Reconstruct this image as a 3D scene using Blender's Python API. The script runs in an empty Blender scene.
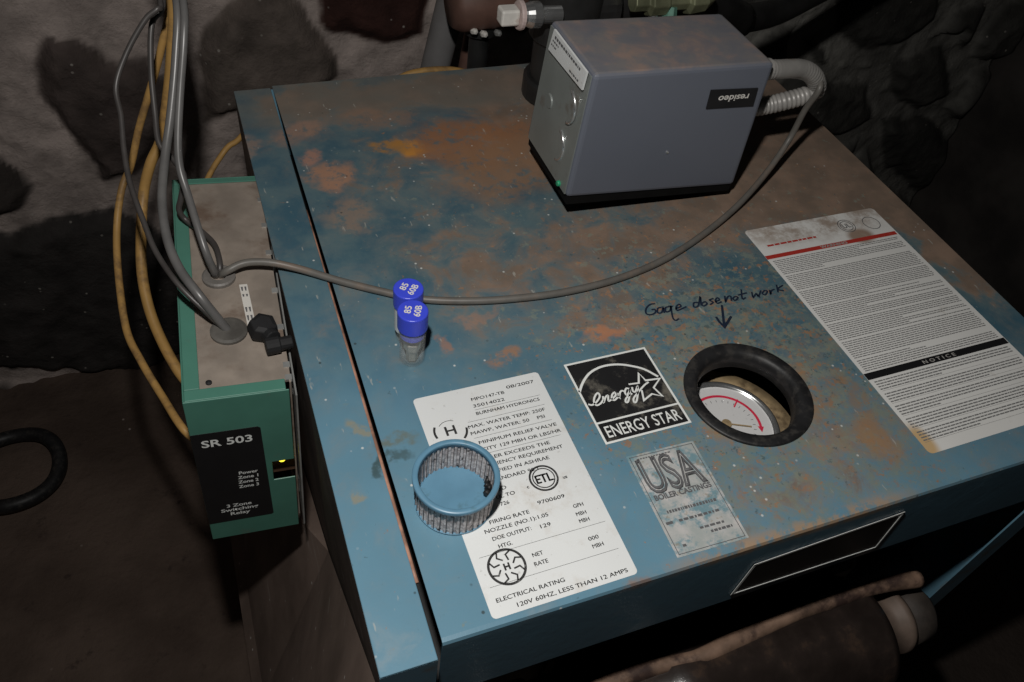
import bpy, bmesh, math, random
import numpy as np
from mathutils import Vector, Matrix, noise as mnoise

# ------------------------------------------------------------------ camera, world, light
SC = bpy.context.scene
COL = SC.collection
FPX = 805.0
CAM = (-0.0701, -0.1670, 0.4500)
RW = ((0.93392653, -0.34173730, 0.10486587),       # camera right in world
      (-0.18631294, -0.71571375, -0.67308344),     # camera down in world
      (0.30507166, 0.60907261, -0.73209414))       # camera forward in world
cd = bpy.data.cameras.new('camera'); cam = bpy.data.objects.new('camera', cd); COL.objects.link(cam)
cd.sensor_width = 36.0; cd.lens = FPX * 36.0 / 1024.0
cd.clip_start = 0.01
r0, r1, r2 = (Vector(v) for v in RW)
M = Matrix((r0, -r1, -r2)).transposed().to_4x4()
M.translation = Vector(CAM)
cam.matrix_world = M
SC.camera = cam

wd = bpy.data.worlds.new('world'); SC.world = wd; wd.use_nodes = True
wd.node_tree.nodes['Background'].inputs[0].default_value = (0.9, 0.95, 1.0, 1)
wd.node_tree.nodes['Background'].inputs[1].default_value = 0.003
SC.view_settings.view_transform = 'Standard'
SC.view_settings.look = 'None'
SC.view_settings.gamma = 1.0
SC.view_settings.use_curve_mapping = False
SC.view_settings.exposure = 0.0

fl = bpy.data.lights.new('camera_flash', 'POINT')   # the photographer's flash, the only light in the cellar
fl.energy = 13.3; fl.shadow_soft_size = 0.012; fl.color = (1.0, 0.97, 0.93)
flo = bpy.data.objects.new('camera_flash', fl); COL.objects.link(flo)
flo.location = Vector(CAM) - r1 * 0.160 - r0 * 0.026

random.seed(7); np.random.seed(7)

def px(u, v, axis=2, val=0.0):
    """point of the plane (axis = val) that stands at this spot of the photograph"""
    d = r0 * ((u - 512) / FPX) + r1 * ((v - 341) / FPX) + r2
    return Vector(CAM) + d * ((val - CAM[axis]) / d[axis])

# ------------------------------------------------------------------ object helpers
def tag(o, label=None, cat=None, group=None, kind=None):
    if label: o['label'] = label
    if cat: o['category'] = cat
    if group: o['group'] = group
    if kind: o['kind'] = kind
    return o

def empty(name, loc, label, cat, group=None, rot=(0, 0, 0)):
    o = bpy.data.objects.new(name, None); COL.objects.link(o)
    o.empty_display_size = 0.02
    o.location = loc; o.rotation_euler = rot
    return tag(o, label, cat, group)

def obj(name, bm, m, parent=None, smooth=False, bevel=0, world=False, mats=None, seg=2):
    me = bpy.data.meshes.new(name)
    bmesh.ops.recalc_face_normals(bm, faces=bm.faces[:])
    bm.to_mesh(me); bm.free()
    for mm in (mats or [m]): me.materials.append(mm)
    o = bpy.data.objects.new(name, me); COL.objects.link(o)
    if parent is not None:
        o.parent = parent
        if world:     # vertices given in world coordinates
            top = parent
            mat = Matrix.Identity(4)
            while top is not None:
                mat = top.matrix_basis @ mat if top.parent is None else top.matrix_basis @ mat
                top = top.parent
            me.transform(mat.inverted())
    if smooth:
        me.polygons.foreach_set('use_smooth', [True] * len(me.polygons))
    if bevel:
        b = o.modifiers.new('bevel', 'BEVEL'); b.width = bevel; b.segments = seg; b.limit_method = 'ANGLE'; b.angle_limit = 0.6
        b.harden_normals = False
    return o

def box(bm, x0, x1, y0, y1, z0, z1):
    vs = [bm.verts.new((x, y, z)) for z in (z0, z1) for y in (y0, y1) for x in (x0, x1)]
    for f in ((0, 1, 3, 2), (4, 6, 7, 5), (0, 4, 5, 1), (2, 3, 7, 6), (0, 2, 6, 4), (1, 5, 7, 3)):
        bm.faces.new([vs[i] for i in f])
    return vs

def hexa(bm, P):
    vs = [bm.verts.new(p) for p in P]      # bottom fl fr br bl, top fl fr br bl
    for f in ((0, 3, 2, 1), (4, 5, 6, 7), (0, 1, 5, 4), (1, 2, 6, 5), (2, 3, 7, 6), (3, 0, 4, 7)):
        bm.faces.new([vs[i] for i in f])

def lathe(bm, prof, origin=(0, 0, 0), axis=(0, 0, 1), n=48, close=False):
    a = Vector(axis).normalized()
    u = a.orthogonal().normalized(); v = a.cross(u)
    o = Vector(origin); rings = []
    for r, h in prof:
        if r < 1e-7: rings.append([bm.verts.new(o + a * h)])
        else: rings.append([bm.verts.new(o + a * h + (u * math.cos(t) + v * math.sin(t)) * r) for t in [2 * math.pi * k / n for k in range(n)]])
    seq = list(zip(rings, rings[1:] + ([rings[0]] if close else [])))
    if not close: seq = seq[:len(rings) - 1]
    for A, B in seq:
        for k in range(n):
            k2 = (k + 1) % n
            if len(A) == 1 and len(B) == 1: continue
            if len(A) == 1: bm.faces.new((A[0], B[k], B[k2]))
            elif len(B) == 1: bm.faces.new((A[k], A[k2], B[0]))
            else: bm.faces.new((A[k], A[k2], B[k2], B[k]))

def catmull(P, sub=8):
    P = [Vector(p) for p in P]; out = []
    Q = [P[0] * 2 - P[1]] + P + [P[-1] * 2 - P[-2]]
    for i in range(1, len(Q) - 2):
        for k in range(sub):
            t = k / sub; a, b, c, d = Q[i - 1], Q[i], Q[i + 1], Q[i + 2]
            out.append(0.5 * ((2 * b) + (c - a) * t + (2 * a - 5 * b + 4 * c - d) * t * t + (3 * b - a - 3 * c + d) * t ** 3))
    out.append(P[-1]); return out

def tube(bm, P, r, n=10, sub=8, rfun=None, flat=1.0):
    pts = catmull(P, sub) if sub > 1 else [Vector(p) for p in P]
    prev = None; rings = []; L = 0.0
    for i, p in enumerate(pts):
        t = (pts[min(i + 1, len(pts) - 1)] - pts[max(i - 1, 0)]).normalized()
        if prev is None: u = t.orthogonal().normalized()
        else:
            u = prev - t * prev.dot(t)
            u = u.normalized() if u.length > 1e-6 else t.orthogonal().normalized()
        prev = u; v = t.cross(u)
        if i: L += (p - pts[i - 1]).length
        rr = rfun(L) if rfun else r
        rings.append([bm.verts.new(p + (u * math.cos(a) * flat + v * math.sin(a)) * rr) for a in [2 * math.pi * k / n for k in range(n)]])
    for A, B in zip(rings, rings[1:]):
        for k in range(n): bm.faces.new((A[k], A[(k + 1) % n], B[(k + 1) % n], B[k]))
    bm.faces.new(rings[0][::-1]); bm.faces.new(rings[-1])
    return pts

def ribbon(bm, P, w, z=0.0, sub=1, mat=None, closed=False):
    """flat ink stroke lying in the local xy plane"""
    pts = [Vector((p[0], p[1], 0)) for p in P]
    if sub > 1: pts = catmull(pts, sub)
    n = len(pts); L = []
    for i, p in enumerate(pts):
        if closed: a = pts[(i - 1) % n]; b = pts[(i + 1) % n]
        else: a = pts[max(i - 1, 0)]; b = pts[min(i + 1, n - 1)]
        t1 = (p - a); t2 = (b - p)
        t = (b - a)
        if t.length < 1e-9: t = Vector((1, 0, 0))
        t.normalize(); k = 1.0
        if t1.length > 1e-9 and t2.length > 1e-9:
            c = max(0.35, t1.normalized().dot(t)); k = 1 / c
        nrm = Vector((-t.y, t.x, 0)) * (w / 2 * k)
        L.append((bm.verts.new((p.x + nrm.x, p.y + nrm.y, z)), bm.verts.new((p.x - nrm.x, p.y - nrm.y, z))))
    rng = range(n if closed else n - 1)
    for i in rng:
        a, b = L[i], L[(i + 1) % n]
        try: bm.faces.new((a[0], a[1], b[1], b[0]))
        except ValueError: pass

def rect2(bm, x0, x1, y0, y1, z=0.0):
    vs = [bm.verts.new(p) for p in ((x0, y0, z), (x1, y0, z), (x1, y1, z), (x0, y1, z))]
    return bm.faces.new(vs)

def rrect(bm, w, h, r, z=0.0, t=0.00015, n=6):
    """thin sticker with rounded corners, origin at its centre"""
    top = []; bot = []
    for cx, cy, a0 in ((w / 2 - r, h / 2 - r, 0), (-w / 2 + r, h / 2 - r, 90), (-w / 2 + r, -h / 2 + r, 180), (w / 2 - r, -h / 2 + r, 270)):
        for k in range(n + 1):
            a = math.radians(a0 + 90 * k / n)
            x = cx + r * math.cos(a); y = cy + r * math.sin(a)
            top.append(bm.verts.new((x, y, z + t))); bot.append(bm.verts.new((x, y, z)))
    bm.faces.new(top); bm.faces.new(bot[::-1])
    m = len(top)
    for i in range(m): bm.faces.new((top[i], bot[i], bot[(i + 1) % m], top[(i + 1) % m]))

def add_text(bm, s, h, x, y, z=0.0, width=None, align='LEFT', bold=0.0, rot=0.0, outline=None, shear=0.0):
    """lettering joined into bm, baseline at (x, y); h is the capital height"""
    cu = bpy.data.curves.new('lettering', 'FONT'); cu.body = s; cu.size = 1.0; cu.resolution_u = 3
    cu.align_x = 'LEFT'; cu.shear = shear
    if bold: cu.offset = bold
    if outline: cu.fill_mode = 'NONE'; cu.bevel_depth = outline; cu.bevel_resolution = 0
    o = bpy.data.objects.new('lettering', cu); COL.objects.link(o)
    dg = bpy.context.evaluated_depsgraph_get()
    me = bpy.data.meshes.new_from_object(o.evaluated_get(dg))
    xs = [v.co.x for v in me.vertices]
    if xs:
        x0, x1 = min(xs), max(xs)
        sy = h / 0.70
        sx = sy if width is None else width / (x1 - x0)
        W = (x1 - x0) * sx
        off = {'LEFT': 0, 'CENTER': -W / 2, 'RIGHT': -W}[align]
        c, sn = math.cos(rot), math.sin(rot)
        for v in me.vertices:
            a = (v.co.x - x0) * sx + off; b = v.co.y * sy
            v.co = (x + a * c - b * sn, y + a * sn + b * c, z + (v.co.z * sy if outline else 0))
        bm.from_mesh(me)
    bpy.data.objects.remove(o); bpy.data.curves.remove(cu); bpy.data.meshes.remove(me)

def plane_basis(o, ax, ay, az):
    m = Matrix((Vector(ax), Vector(ay), Vector(az))).transposed().to_4x4(); m.translation = Vector(o); return m

# ------------------------------------------------------------------ material helpers
class NT:
    def __init__(s, name):
        s.m = bpy.data.materials.new(name); s.m.use_nodes = True
        s.n = s.m.node_tree.nodes; s.l = s.m.node_tree.links
        s.b = s.n['Principled BSDF']
        s.tc = s.n.new('ShaderNodeTexCoord')
        s.co = s.tc.outputs['Object']
    def link(s, a, b): s.l.new(a, b)
    def val(s, sock, v):
        if hasattr(v, 'links'): s.l.new(v, sock)
        elif isinstance(v, tuple) and len(v) == 3 and sock.type == 'RGBA': sock.default_value = (*v, 1)
        else: sock.default_value = v
    def noise(s, scale, detail=4, rough=0.55, vec=None, dist=0.0, col=False):
        t = s.n.new('ShaderNodeTexNoise'); t.inputs['Scale'].default_value = scale
        t.inputs['Detail'].default_value = detail; t.inputs['Roughness'].default_value = rough
        t.inputs['Distortion'].default_value = dist
        s.l.new(vec or s.co, t.inputs['Vector']); return t.outputs['Color' if col else 'Fac']
    def vor(s, scale, vec=None, feature='F1', out='Distance'):
        t = s.n.new('ShaderNodeTexVoronoi'); t.feature = feature; t.inputs['Scale'].default_value = scale
        s.l.new(vec or s.co, t.inputs['Vector']); return t.outputs[out]
    def map(s, v, a, b, c=0.0, d=1.0, smooth=True):
        t = s.n.new('ShaderNodeMapRange'); t.interpolation_type = 'SMOOTHSTEP' if smooth else 'LINEAR'
        s.val(t.inputs[0], v); s.val(t.inputs[1], a); s.val(t.inputs[2], b); s.val(t.inputs[3], c); s.val(t.inputs[4], d)
        return t.outputs[0]
    def math(s, op, a, b=0.0, clamp=False):
        t = s.n.new('ShaderNodeMath'); t.operation = op; t.use_clamp = clamp
        s.val(t.inputs[0], a); s.val(t.inputs[1], b); return t.outputs[0]
    def mix(s, f, a, b):
        t = s.n.new('ShaderNodeMix'); t.data_type = 'RGBA'
        s.val(t.inputs[0], f); s.val(t.inputs[6], a); s.val(t.inputs[7], b); return t.outputs[2]
    def mapping(s, scale=(1, 1, 1), loc=(0, 0, 0), rot=(0, 0, 0), vec=None):
        t = s.n.new('ShaderNodeMapping'); t.inputs['Scale'].default_value = scale
        t.inputs['Location'].default_value = loc; t.inputs['Rotation'].default_value = rot
        s.l.new(vec or s.co, t.inputs['Vector']); return t.outputs[0]
    def blob(s, x, y, rx, ry, soft=0.5, vec=None, rot=0.0):
        """1 inside an ellipse round (x, y), fading to 0 at its edge"""
        t = s.n.new('ShaderNodeVectorMath'); t.operation = 'SUBTRACT'
        s.l.new(vec or s.co, t.inputs[0]); t.inputs[1].default_value = (x, y, 0)
        m = s.mapping(scale=(1 / rx, 1 / ry, 0), rot=(0, 0, 0), vec=t.outputs[0]) if not rot else None
        if rot:
            r = s.n.new('ShaderNodeVectorRotate'); r.rotation_type = 'Z_AXIS'; r.inputs['Angle'].default_value = -rot
            s.l.new(t.outputs[0], r.inputs['Vector']); m = s.mapping(scale=(1 / rx, 1 / ry, 0), vec=r.outputs[0])
        l = s.n.new('ShaderNodeVectorMath'); l.operation = 'LENGTH'; s.l.new(m, l.inputs[0])
        return s.map(l.outputs['Value'], 1.0, 1.0 - soft)
    def bump(s, h, strength=0.3, dist=0.002):
        t = s.n.new('ShaderNodeBump'); t.inputs['Strength'].default_value = strength; t.inputs['Distance'].default_value = dist
        s.l.new(h, t.inputs['Height']); s.l.new(t.outputs[0], s.b.inputs['Normal'])
    def out(s, col=None, rough=None, metal=None, spec=None):
        if col is not None: s.val(s.b.inputs['Base Color'], col)
        if rough is not None: s.val(s.b.inputs['Roughness'], rough)
        if metal is not None: s.val(s.b.inputs['Metallic'], metal)
        if spec is not None: s.val(s.b.inputs['Specular IOR Level'], spec)
        return s.m

def simple(name, col, rough=0.5, metal=0.0, var=0.15, scale=60, spec=0.5, dirt=None, dirt_amt=0.4, dscale=25, bump=0.0):
    t = NT(name)
    c2 = tuple(v * (1 - var) for v in col); c1 = tuple(min(1, v * (1 + var)) for v in col)
    c = t.mix(t.map(t.noise(scale, 5), 0.3, 0.7), c2, c1)
    if dirt:
        k = t.map(t.noise(dscale, 6, 0.65), 0.62 - dirt_amt * 0.3, 0.75 - dirt_amt * 0.2)
        c = t.mix(k, c, dirt)
    if bump: t.bump(t.noise(scale * 4, 4), bump, 0.001)
    return t.out(c, rough, metal, spec)

BLUE = (0.122, 0.250, 0.335)
RUSTDUST = (0.24, 0.155, 0.110)

def m_enamel():
    """blue jacket enamel with rust, dust and scuffs where the photo has them"""
    t = NT('blue_enamel_weathered')
    # warped coordinates so the stains get ragged edges
    nc = t.noise(14, 5, 0.6, col=True)
    v = t.n.new('ShaderNodeVectorMath'); v.operation = 'MULTIPLY_ADD'
    t.link(nc, v.inputs[0]); v.inputs[1].default_value = (0.09, 0.09, 0); v.inputs[2].default_value = (-0.045, -0.045, 0)
    a = t.n.new('ShaderNodeVectorMath'); a.operation = 'ADD'; t.link(t.co, a.inputs[0]); t.link(v.outputs[0], a.inputs[1])
    W = a.outputs[0]
    base = t.mix(t.map(t.noise(9, 4), 0.3, 0.7), tuple(c * 0.92 for c in BLUE), tuple(c * 1.06 for c in BLUE))
    # stain density field
    dens = None
    for (x, y, rx, ry, amt) in ((0.50, 0.42, 0.26, 0.26, 0.62), (0.46, 0.38, 0.14, 0.10, 0.20), (0.25, 0.47, 0.13, 0.11, 0.40), (0.30, 0.57, 0.40, 0.05, 0.35),
                                (0.545, 0.28, 0.03, 0.22, 0.45), (0.10, 0.40, 0.10, 0.16, 0.16), (0.30, 0.10, 0.14, 0.13, 0.14),
                                (0.20, 0.27, 0.26, 0.10, 0.20), (0.30, 0.33, 0.22, 0.09, 0.14), (0.26, 0.03, 0.14, 0.04, 0.12), (0.20, 0.21, 0.08, 0.04, 0.10), (0.40, 0.05, 0.08, 0.10, 0.08),
                                (0.03, 0.55, 0.08, 0.08, 0.22), (0.14, 0.56, 0.2, 0.05, 0.22)):
        k = t.math('MULTIPLY', t.blob(x, y, rx, ry, 0.8, W), amt)
        dens = k if dens is None else t.math('ADD', dens, k)
    n1 = t.noise(27, 8, 0.66, dist=0.5)
    lvl = t.math('ADD', n1, dens)
    brown = t.map(lvl, 0.62, 0.84)
    film = t.map(lvl, 0.45, 0.85, 0.0, 0.55)
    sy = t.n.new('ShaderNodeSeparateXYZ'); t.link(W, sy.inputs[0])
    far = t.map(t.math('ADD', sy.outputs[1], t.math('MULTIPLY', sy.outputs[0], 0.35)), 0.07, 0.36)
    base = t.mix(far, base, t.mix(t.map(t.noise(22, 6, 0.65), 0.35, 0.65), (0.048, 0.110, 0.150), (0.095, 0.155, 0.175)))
    dustc = t.mix(t.map(t.noise(30, 5), 0.35, 0.7), (0.17, 0.115, 0.080), (0.27, 0.175, 0.120))
    gray = (0.20, 0.19, 0.165)
    c = t.mix(film, base, gray)
    c = t.mix(t.math('MULTIPLY', brown, 0.85), c, dustc)
    # dusty dull strip along the back edge
    sx = t.n.new('ShaderNodeSeparateXYZ'); t.link(t.co, sx.inputs[0])
    back = t.map(sx.outputs[1], 0.515, 0.535)
    c = t.mix(t.math('MULTIPLY', back, t.map(t.noise(20, 5), 0.3, 0.75, 0.35, 0.95)), c, (0.155, 0.145, 0.125))
    # green-tan mottling right of the labels
    mot = t.math('MULTIPLY', t.blob(0.29, 0.09, 0.17, 0.16, 0.6, W), t.map(t.noise(70, 7, 0.75), 0.42, 0.62))
    c = t.mix(t.math('MULTIPLY', mot, 0.6), c, (0.21, 0.22, 0.155))
    mot2 = t.math('MULTIPLY', t.blob(0.30, 0.09, 0.19, 0.17, 0.6, W), t.map(t.noise(95, 6, 0.75, vec=t.mapping(loc=(3, 5, 1))), 0.54, 0.66))
    c = t.mix(t.math('MULTIPLY', mot2, 0.6), c, (0.30, 0.16, 0.085))
    # rust around the gauge hole
    g = t.math('MULTIPLY', t.blob(0.275, 0.113, 0.066, 0.066, 0.35, W), t.map(t.noise(50, 5, 0.7), 0.44, 0.6))
    c = t.mix(t.math('MULTIPLY', g, 0.75), c, (0.30, 0.17, 0.08))
    # crisp little rust flecks, thick round the gauge and labels, thin elsewhere
    area = t.math('ADD', t.math('MULTIPLY', t.blob(0.27, 0.13, 0.24, 0.20, 0.8, W), 0.10), t.math('MULTIPLY', t.blob(0.30, 0.35, 0.38, 0.30, 0.7, W), 0.05))
    f1 = t.map(t.math('ADD', t.noise(120, 6, 0.72, vec=t.mapping(loc=(7, 7, 2))), area), 0.655, 0.70)
    c = t.mix(t.math('MULTIPLY', f1, 0.75), c, t.mix(t.noise(60, 2), (0.20, 0.12, 0.07), (0.42, 0.21, 0.10)))
    f2 = t.map(t.math('ADD', t.noise(85, 6, 0.72, vec=t.mapping(loc=(1, 9, 5))), t.math('MULTIPLY', area, 1.2)), 0.64, 0.70)
    c = t.mix(t.math('MULTIPLY', f2, 0.6), c, (0.20, 0.23, 0.19))
    f3 = t.map(t.math('ADD', t.noise(150, 5, 0.7, vec=t.mapping(loc=(3, 1, 8))), t.math('MULTIPLY', area, 0.8)), 0.66, 0.72)
    c = t.mix(t.math('MULTIPLY', f3, 0.6), c, (0.05, 0.085, 0.095))
    brk = t.noise(75, 6, 0.7, vec=t.mapping(loc=(4, 2, 2)))
    # single spots: (x, y, rx, ry, colour, strength)
    for (x, y, rx, ry, col, amt) in ((*px(405, 147)[:2], 0.022, 0.015, (0.62, 0.27, 0.035), 1.0), (*px(385, 147)[:2], 0.016, 0.011, (0.38, 0.19, 0.05), 0.8),
                                     (*px(470, 140)[:2], 0.07, 0.042, (0.30, 0.135, 0.060), 0.85), (*px(505, 165)[:2], 0.06, 0.05, (0.26, 0.15, 0.085), 0.8),
                                     (*px(315, 160)[:2], 0.010, 0.016, (0.36, 0.20, 0.15), 0.9), (*px(337, 183)[:2], 0.020, 0.022, (0.36, 0.20, 0.13), 0.95),
                                     (*px(300, 133)[:2], 0.026, 0.020, (0.30, 0.19, 0.14), 0.85), (*px(370, 120)[:2], 0.04, 0.018, (0.27, 0.165, 0.11), 0.6),
                                     (*px(258, 147)[:2], 0.010, 0.018, (0.27, 0.19, 0.15), 0.7), (*px(350, 215)[:2], 0.03, 0.016, (0.27, 0.19, 0.14), 0.7),
                                     (*px(606, 338)[:2], 0.020, 0.007, (0.42, 0.19, 0.10), 0.9), (*px(628, 318)[:2], 0.016, 0.012, (0.34, 0.21, 0.13), 0.7),
                                     (*px(665, 322)[:2], 0.018, 0.005, (0.30, 0.19, 0.13), 0.6), (*px(480, 312)[:2], 0.020, 0.004, (0.30, 0.19, 0.14), 0.6),
                                     (*px(505, 347)[:2], 0.014, 0.007, (0.34, 0.18, 0.10), 0.8), (*px(440, 342)[:2], 0.008, 0.007, (0.33, 0.18, 0.12), 0.7),
                                     (*px(352, 440)[:2], 0.007, 0.006, (0.30, 0.24, 0.13), 0.6), (*px(355, 498)[:2], 0.006, 0.006, (0.30, 0.24, 0.13), 0.6),
                                     (*px(392, 442)[:2], 0.011, 0.006, (0.14, 0.15, 0.11), 0.7), (*px(395, 458)[:2], 0.012, 0.004, (0.06, 0.10, 0.11), 0.8),
                                     (*px(384, 463)[:2], 0.007, 0.004, (0.05, 0.09, 0.10), 0.8), (*px(880, 440)[:2], 0.018, 0.022, (0.30, 0.17, 0.08), 0.7),
                                     (*px(850, 395)[:2], 0.012, 0.035, (0.26, 0.165, 0.10), 0.6), (*px(700, 585)[:2], 0.05, 0.007, (0.28, 0.15, 0.09), 0.7)):
        k = t.math('MULTIPLY', t.blob(x, y, rx * 1.35, ry * 1.35, 0.6, W), t.map(brk, 0.36, 0.52, 0.15, 1.0))
        c = t.mix(t.math('MULTIPLY', k, amt), c, col)
    # front edge: paint worn through
    worn = t.math('MULTIPLY', t.map(sx.outputs[1], 0.012, 0.001), t.math('MULTIPLY', t.map(sx.outputs[0], 0.12, 0.2), t.map(sx.outputs[0], 0.36, 0.30)))
    c = t.mix(t.math('MULTIPLY', worn, t.map(t.noise(55, 5, 0.7), 0.42, 0.55)), c, (0.34, 0.24, 0.16))
    # pale scratches and specks
    vs = t.mapping(scale=(1, 0.25, 1), rot=(0, 0, 1.2))
    scr = t.map(t.noise(190, 3, 0.6, vec=vs), 0.67, 0.72)
    c = t.mix(t.math('MULTIPLY', scr, 0.5), c, (0.42, 0.42, 0.38))
    sp = t.map(t.vor(105), 0.13, 0.06)
    sp = t.math('MULTIPLY', sp, t.map(t.noise(23, 2, vec=t.mapping(loc=(9, 1, 4))), 0.52, 0.60))
    c = t.mix(t.math('MULTIPLY', sp, 0.8), c, (0.60, 0.62, 0.60))
    dk = t.map(t.vor(60, vec=t.mapping(loc=(.3, .7, 2))), 0.085, 0.04)
    dk = t.math('MULTIPLY', dk, t.map(t.noise(15, 2, vec=t.mapping(loc=(2, 1, 7))), 0.52, 0.6))
    c = t.mix(t.math('MULTIPLY', dk, 0.8), c, (0.04, 0.05, 0.05))
    # the folded lip kept its clean paint below the edge
    c = t.mix(t.map(sx.outputs[2], -0.004, -0.012), c, tuple(v * 0.8 for v in BLUE))
    rough = t.math('ADD', t.map(lvl, 0.5, 0.8, 0.30, 0.75), t.math('MULTIPLY', back, 0.2), clamp=True)
    t.bump(t.math('ADD', t.noise(90, 5, 0.6), t.math('MULTIPLY', brown, 0.6)), 0.25, 0.0006)
    return t.out(c, rough, 0.0, 0.45)

def m_label(name, base=(0.72, 0.74, 0.74), wear=0.5, stain=(0.42, 0.34, 0.25), scale=30):
    t = NT(name)
    c = t.mix(t.map(t.noise(6, 3), 0.3, 0.7), tuple(v * 0.9 for v in base), base)
    k = t.map(t.noise(scale, 7, 0.7), 0.62 - 0.12 * wear, 0.78)
    c = t.mix(t.math('MULTIPLY', k, 0.6), c, stain)
    sp = t.map(t.noise(240, 2, 0.5), 0.68, 0.75)
    c = t.mix(t.math('MULTIPLY', sp, 0.35 * wear), c, (0.25, 0.23, 0.2))
    return t.out(c, 0.45, 0, 0.4)

def m_warning():
    t = NT('warning_label_paper')
    c = t.mix(t.noise(8, 3), (0.62, 0.62, 0.60), (0.74, 0.74, 0.72))
    top = t.blob(0.0, 0.125, 0.12, 0.035, 0.6)
    k = t.math('MULTIPLY', top, t.map(t.noise(24, 6, 0.7), 0.40, 0.62))
    c = t.mix(t.math('MULTIPLY', k, 0.85), c, (0.26, 0.19, 0.14))
    c = t.mix(t.blob(0.035, 0.095, 0.018, 0.013, 0.5), c, (0.30, 0.22, 0.17))
    c = t.mix(t.math('MULTIPLY', t.blob(-0.072, -0.118, 0.012, 0.022, 0.6), 0.8), c, (0.5, 0.30, 0.08))
    c = t.mix(t.math('MULTIPLY', t.map(t.noise(33, 6, 0.7), 0.60, 0.72), 0.4), c, (0.4, 0.36, 0.3))
    return t.out(c, 0.55, 0, 0.3)

def m_ink(name, col, wear=0.5, scale=60, under=(0.5, 0.5, 0.48)):
    t = NT(name)
    k = t.map(t.noise(scale, 5, 0.65), 0.66 - 0.14 * wear, 0.74)
    c = t.mix(t.math('MULTIPLY', k, 0.8 * wear), col, under)
    return t.out(c, 0.55, 0, 0.3)

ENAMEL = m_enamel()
BLUE_PLAIN = simple('blue_enamel', BLUE, 0.32, 0, 0.10, 12, 0.5, dirt=(0.17, 0.15, 0.12), dirt_amt=0.25)
SIDE_DUST = simple('dusty_blue_side_panel', (0.13, 0.10, 0.085), 0.65, 0, 0.3, 18, 0.3, dirt=(0.20, 0.17, 0.15), dirt_amt=0.3, dscale=45, bump=0.2)
INSIDE = simple('dark_jacket_inside', (0.02, 0.02, 0.02), 0.8)
BLACK = simple('black_rubber', (0.014, 0.014, 0.015), 0.5, 0, 0.3, 40, 0.4, dirt=(0.035, 0.033, 0.031), dirt_amt=0.5, dscale=120, bump=0.3)
BLACKPL = simple('black_plastic', (0.013, 0.013, 0.014), 0.65, spec=0.25)
BLACKLBL = simple('black_label', (0.012, 0.012, 0.013), 0.35, 0, 0.1, 30, 0.4)
STARBLK = simple('black_star_label', (0.016, 0.016, 0.017), 0.4, 0, 0.1, 30, 0.4, dirt=(0.14, 0.13, 0.11), dirt_amt=0.35, dscale=45)
WHITEINK = m_ink('white_ink', (0.75, 0.77, 0.75), 0.25, 90, (0.45, 0.36, 0.22))
BLACKINK = m_ink('black_ink', (0.03, 0.03, 0.03), 0.55, 110, (0.55, 0.56, 0.55))
GREYINK = m_ink('worn_grey_ink', (0.11, 0.11, 0.115), 0.5, 80)
MARKER = m_ink('black_marker_ink', (0.012, 0.02, 0.04), 0.3, 90, (0.09, 0.14, 0.18))
REDINK = m_ink('red_ink', (0.40, 0.035, 0.025), 0.3, 50, (0.5, 0.3, 0.25))
LABEL = m_label('white_rating_label', wear=0.95, scale=24)
def m_cast():
    t = NT('worn_casting_label')
    c = t.mix(t.map(t.noise(45, 5, 0.6), 0.35, 0.65), (0.34, 0.37, 0.36), (0.52, 0.50, 0.49))
    c = t.mix(t.map(t.noise(55, 7, 0.7, vec=t.mapping(loc=(5, 3, 1))), 0.46, 0.60), c, (0.16, 0.27, 0.31))
    c = t.mix(t.math('MULTIPLY', t.map(t.noise(110, 4, 0.7, vec=t.mapping(loc=(1, 8, 1))), 0.58, 0.68), 0.6), c, (0.25, 0.20, 0.13))
    return t.out(c, 0.5, 0, 0.35)
CASTLBL = m_cast()
WARN = m_warning()
GREEN = simple('green_relay_paint', (0.066, 0.190, 0.145), 0.38, 0, 0.08, 20, 0.5, dirt=(0.10, 0.15, 0.12), dirt_amt=0.1)
GALV = simple('dusty_galvanised_steel', (0.30, 0.255, 0.215), 0.5, 0.25, 0.18, 35, 0.5, dirt=(0.17, 0.12, 0.09), dirt_amt=0.5, dscale=14)
GALVB = simple('bright_galvanised_steel', (0.42, 0.43, 0.42), 0.35, 0.6, 0.2, 45)
STEEL = simple('bright_steel', (0.75, 0.76, 0.76), 0.22, 0.9, 0.1, 60)
COPPER = simple('rusty_insulation_edge', (0.36, 0.19, 0.13), 0.55, 0, 0.35, 60, dirt=(0.12, 0.07, 0.05), dirt_amt=0.4)
GREYBOX = simple('slate_grey_paint', (0.122, 0.134, 0.166), 0.42, 0, 0.05, 20, 0.4)
def m_boxtop():
    t = NT('slate_grey_paint_dusty_top')
    c = t.mix(t.noise(20, 3), (0.114, 0.126, 0.156), (0.126, 0.138, 0.170))
    sx = t.n.new('ShaderNodeSeparateXYZ'); t.link(t.tc.outputs['Normal'], sx.inputs[0])
    up = t.map(sx.outputs[2], 0.6, 0.95)
    k = t.math('MULTIPLY', up, t.map(t.noise(28, 6, 0.65, dist=0.6), 0.36, 0.66, 0.35, 1.0))
    d = t.mix(t.map(t.noise(40, 4), 0.45, 0.62), (0.185, 0.170, 0.165), (0.26, 0.19, 0.16))
    c = t.mix(k, c, d)
    return t.out(c, t.map(k, 0, 0.5, 0.42, 0.8), 0, 0.4)
BOXTOP = m_boxtop()
BOXSIDE = simple('grey_zinc_side', (0.22, 0.24, 0.23), 0.42, 0.2, 0.10, 15, 0.5, dirt=(0.15, 0.13, 0.11), dirt_amt=0.15)
GREYCABLE = simple('grey_cable_sheath', (0.105, 0.102, 0.10), 0.35, 0, 0.12, 60, 0.5)
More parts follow.
